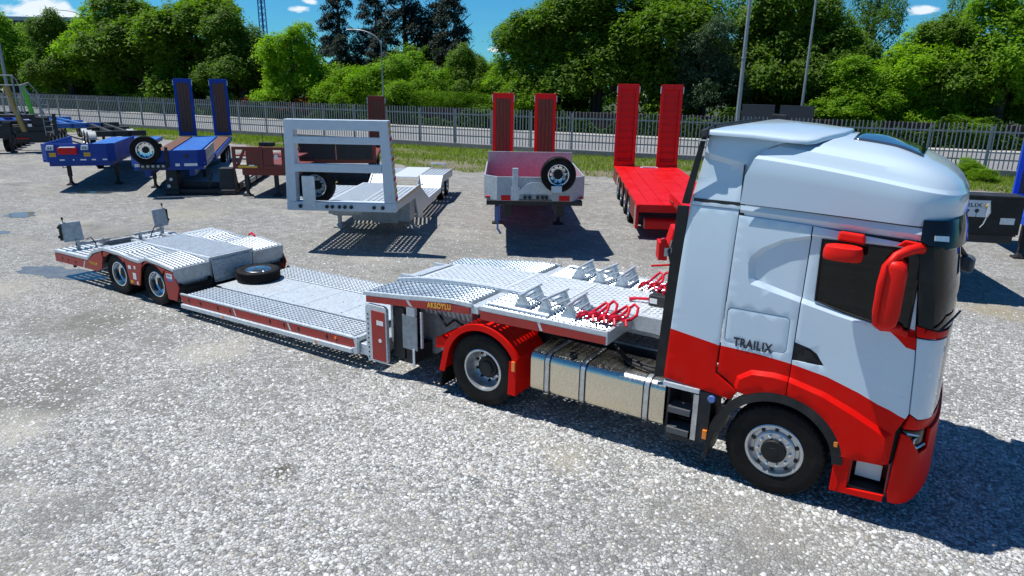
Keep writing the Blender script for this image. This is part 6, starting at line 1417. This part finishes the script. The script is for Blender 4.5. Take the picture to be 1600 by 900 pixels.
for x, y, h, wd, kd, lb in [
 (-57.2, 49.5, 6.4, 9.4, 'S0', 'bright green shrub beside the round-headed tree, leftmost of the shrub bank'),
 (-53.0, 51.0, 7.6, 10.4, 'S1', 'large bright shrub directly left of the curved lamp post'),
 (-48.1, 51.6, 8.4, 9.8, 'S0', 'tallest bright shrub of the bank, right of the curved lamp post'),
 (-43.8, 51.5, 7.2, 8.2, 'S1', 'bright shrub at the right end of the bank, beside the small rounded tree'),
 (-48.0, 48.9, 5.7, 8.2, 'S1', 'low pale shrub in front of the tallest shrub of the bank'),
 (-53.8, 48.3, 5.0, 7.1, 'S0', 'low shrub just over the brick wall, left of the curved lamp post')]:
    tree(x, y, h, wd, kd, lb, 'shrub', 'shrub', .1, grp='bright shrubs over the brick wall')
tree(-59.9, 46.3, 2.9, 5.8, 'R0', 'copper-leaved bush by the wall behind the white headboard', 'shrub', 'shrub', .4)
tree(-66.4, 45.3, 2.6, 4.4, 'R0', 'small copper-leaved bush by the wall right of the blue ramps', 'shrub', 'shrub', .3)
tree(-43.6, 47.3, 3.5, 14.5, 'H0', 'trimmed green hedge lying over the brick wall behind the white headboard', 'hedge', 'hedge', 1.0, rad(8), dy=.30)
tree(-35.6, 48.6, 3.2, 9, 'H0', 'short green hedge over the wall left of the timber-faced red ramps', 'hedge', 'hedge', 1.0, rad(10), dy=.34)
tree(-34.0, 50.1, 5.0, 8.4, 'S1', 'pale shrub at the foot of the big dark trees between the red ramps', 'shrub', 'shrub', .1)
tree(-5.4, 54.1, 3.2, 4.2, 'S0', 'small bright bush against the wall, above the cab roof hatch', 'shrub', 'shrub', .1)
tree(1.6, 55.6, 3.0, 4.4, 'S1', 'small bush against the wall near the blue ramp', 'shrub', 'shrub', .1)
tree(1.9, 34.6, 1.15, 2.2, 'S0', 'leafy weed clump on the verge at the foot of the fence, right side', 'plant', 'weed_clump', .0)
tree(2.7, 33.2, .8, 1.6, 'S1', 'smaller leafy weed clump beside the blue ramp on the verge', 'plant', 'weed_clump', .0)
strip_mesh(off(FL, 19.0), [(x*2.2+40, 230) for x, _ in FL], .004, 'woodland_floor', 'litter')
# far wood closing the view low down behind the named trees
def far_wood():
    n = 40000; R_ = np.random.default_rng(91)
    x = R_.uniform(-170, 60, n); y = 68+.13*x+12*R_.random(n)
    top = 5.2+1.6*np.sin(x*.21)+1.1*np.sin(x*.53+1)+np.where(x < -20, 1.5, 0)-np.where(np.abs(x+46) < 10, 3.5, 0); z = top*np.sqrt(R_.random(n))
    nrm = R_.normal(size=(n, 3))+np.array([0, -.5, .6]); nrm /= np.linalg.norm(nrm, axis=1)[:, None]
    t = np.cross(nrm, R_.normal(size=(n, 3))); t /= np.linalg.norm(t, axis=1)[:, None]; b = np.cross(nrm, t); s = R_.uniform(.25, .6, n)[:, None]; P = np.c_[x, y, z]
    return np_mesh('far_wood', np.stack([P-t*s, P+b*s*.5, P+t*s, P-b*s*.5], 1).reshape(-1, 3), np.arange(4*n).reshape(n, 4), 'leafA', R_.random(n)*.5)
struct(link('far_wood', far_wood()), 'stuff')
def undergrowth():  # leaf cover added along the wall to darken it
    n = 60000; R_ = np.random.default_rng(17); x = R_.uniform(-125, 16, n); fx_ = np.array([p[0] for p in FL]); fy_ = np.array([p[1] for p in FL])
    d = np.sin(x*.8)+np.sin(x*.37+1)+.7*np.sin(x*2.1+.5); top = np.clip(1.55+.45*d, .35, 2.6); z = top*R_.random(n)**.8; y = np.interp(x, fx_, fy_)+18.62-.35*R_.random(n)*(1.2-z/3)
    nrm = R_.normal(size=(n, 3))*.6+np.array([-.1, -.5, .7]); nrm /= np.linalg.norm(nrm, axis=1)[:, None]
    t = np.cross(nrm, R_.normal(size=(n, 3))); t /= np.linalg.norm(t, axis=1)[:, None]; b = np.cross(nrm, t); s_ = R_.uniform(.06, .16, n)[:, None]; P = np.c_[x, y, z]
    return np_mesh('darkening_creeper', np.stack([P-t*s_, P+b*s_*.6, P+t*s_, P-b*s_*.6], 1).reshape(-1, 3), np.arange(4*n).reshape(n, 4), 'leafA', R_.random(n)*.5)
struct(link('darkening_creeper', undergrowth()), 'stuff')

# ================================================================== POLES, SHED, MAST
def pole(name, label, x, y, h, r0, r1, arm=None, z_knuckle=None):
    t = thing(name, label, 'lamp post', (x, y, 0)); mb = MB()
    mb.tube([(0, 0, 0), (0, 0, h*.45), (0, 0, h)], [r0, (r0+r1)/2, r1], 10); mb.build('shaft', 'pole', t)
    MB().box(-.25, .25, -.25, .25, 0, .12).build('footing', 'conc', t)
    if z_knuckle: MB().cyl((0, 0, z_knuckle), r0*1.15, .12).build('joint_collar', 'pole', t)
    if arm:
        pts = [(arm[0]*(1-math.cos(PI/2*i/8)), arm[1]*(1-math.cos(PI/2*i/8)), h+arm[2]*math.sin(PI/2*i/8)) for i in range(9)]
        MB().tube(pts, r1*.9, 8).build('arm', 'pole', t)
        e = pts[-1]; l = math.hypot(arm[0], arm[1]); dx, dy = arm[0]/l, arm[1]/l
        MB().hull([(e[0]-.1*dy, e[1]+.1*dx, e[2]-.06), (e[0]+.1*dy, e[1]-.1*dx, e[2]-.06), (e[0]+.7*dx+.1*dy, e[1]+.7*dy-.1*dx, e[2]-.02), (e[0]+.7*dx-.1*dy, e[1]+.7*dy+.1*dx, e[2]-.02)],
                  [(e[0]-.06*dy, e[1]+.06*dx, e[2]+.06), (e[0]+.06*dy, e[1]-.06*dx, e[2]+.06), (e[0]+.6*dx+.05*dy, e[1]+.6*dy-.05*dx, e[2]+.05), (e[0]+.6*dx-.05*dy, e[1]+.6*dy+.05*dx, e[2]+.05)]).build('lamp_head', 'galvd', t, .02)
pole('lamp_post', 'thick straight grey pole rising behind the rear of the white cab roof', -12.85, 46.9, 13, .17, .11, None, 6.2)
pole('lamp_post', 'thin grey pole among the trees, above the middle of the cab roof', -9.4, 52.6, 12, .12, .08)
pole('lamp_post', 'curved street lamp beyond the road, in front of the bright shrubs', -45.6, 43.9, 7.3, .075, .05, (-2.6, -.9, 1.5))
pole('lamp_post', 'leaning-looking grey pole behind the railings at the left edge', -70.0, 22.4, 12, .16, .08, None, 6.0)
pole('lamp_post', 'street lamp whose arm shows against the cloud beside the left clump of trees', -121.5, 56.6, 13.0, .12, .08, (-3.4, -1.7, 1.4))
sh_ = thing('warehouse', 'dark ribbed shed whose roof edge shows above the trees at far left', 'building', (-128, 51, 0), rad(31))
MB().box(-6, 14, 0, 12, 0, 12.6).build('wall', 'shed', sh_); MB().box(-6.3, 14.3, -.3, 12.3, 12.6, 13.2).build('roof_edge', 'galvd', sh_)
for i in range(28): MB().box(-5.8+.72*i, -5.5+.72*i, -.12, .0, 8.0, 12.6).build('wall_panel', 'shed', sh_)
ms = thing('lattice_mast', 'tall blue-grey lattice mast rising far behind the round-headed tree', 'mast', (-156.3, 120, 0)); lm = MB()
for sx_, sy_ in ((-1, -1), (1, -1), (1, 1), (-1, 1)): lm.tube([(.75*sx_, .75*sy_, 0), (.45*sx_, .45*sy_, 46)], .14, 5)
for i in range(30):
    z = 1.5*i; k = .75-.3*z/46; lm.tube([(-k, -k, z), (k, -k, z+1.5)], .07, 4).tube([(k, -k, z), (k, k, z+1.5)], .07, 4).tube([(-k, k, z), (-k, -k, z+1.5)], .07, 4).tube([(k, k, z), (-k, k, z+1.5)], .07, 4)
lm.build('lattice', 'blue', ms)

# ================================================================== PUDDLES AND LOOSE STONES
def puddle(cx, cy, rx, ry, rz_, seed):
    r_ = random.Random(seed); pts = []
    for i in range(28):
        t = 2*PI*i/28; k = .78+.22*math.sin(2*t+seed)+.13*r_.uniform(-1, 1); x, y = rx*k*math.cos(t), ry*k*math.sin(t)
        pts.append((cx+x*math.cos(rz_)-y*math.sin(rz_), cy+x*math.sin(rz_)+y*math.cos(rz_), .004))
    return struct(MB().add(pts, [list(range(28))]).build('puddle', 'water'))
puddle(-15.35, .15, 1.25, .62, .1, 1); puddle(-23.5, 2.85, .75, .5, .6, 4); puddle(-21.2, 1.2, .5, .3, .3, 6); puddle(-26.3, 6.5, .8, .42, .4, 8)
def stones(n):
    R_ = np.random.default_rng(5)
    X = R_.uniform(-14, 4.2, n*4); Y_ = R_.uniform(-5.6, 9.5, n*4); d = np.hypot(X-CAM.x, Y_-CAM.y)
    pat = np.sin(X*1.1+np.sin(Y_*1.7))+np.sin(Y_*1.4-X*.6)+.6*np.sin(3.1*X+1.9*Y_)
    keep = R_.random(n*4) < np.clip(1.15-d/15, .05, 1)*np.clip(.65+.22*pat, .12, 1); X = X[keep][:n]; Y_ = Y_[keep][:n]; n = len(X)
    r = np.exp(R_.normal(math.log(.0185), .32, n)).clip(.008, .038); a0 = R_.uniform(0, 2*PI, n); el = R_.uniform(.6, 1., n); hh = r*R_.uniform(.14, .36, n)
    k = 6; th = a0[:, None]+(np.arange(k)*2*PI/k)[None]+R_.uniform(-.32, .32, (n, k)); rr = r[:, None]*R_.uniform(.8, 1.15, (n, k)); t1 = R_.uniform(-.35, .35, (n, 2))
    lx = rr*np.cos(th); ly = rr*np.sin(th)*el[:, None]; ca, sa = np.cos(a0)[:, None], np.sin(a0)[:, None]; px, py = lx*ca-ly*sa, lx*sa+ly*ca
    b = np.stack([X[:, None]+px, Y_[:, None]+py, np.full((n, k), -.003)], 2)
    q = R_.uniform(.62, .82, n)[:, None]; tz = hh[:, None]+px*q*t1[:, :1]+py*q*t1[:, 1:]
    tp_ = np.stack([X[:, None]+px*q, Y_[:, None]+py*q, tz.clip(.002)], 2)
    V = np.concatenate([b, tp_], 1).reshape(-1, 3); base = (np.arange(n)*2*k)[:, None, None]
    quads = np.array([[i, (i+1) % k, k+(i+1) % k, k+i] for i in range(k)]+[[k, k+1, k+2, k+3], [k, k+3, k+4, k+5]])[None]
    F_ = (base+quads).reshape(-1, 4); return np_mesh('loose_stones', V, F_, 'stone', np.repeat(R_.random(n), k+2))
struct(link('loose_stones', stones(48000)), 'stuff')
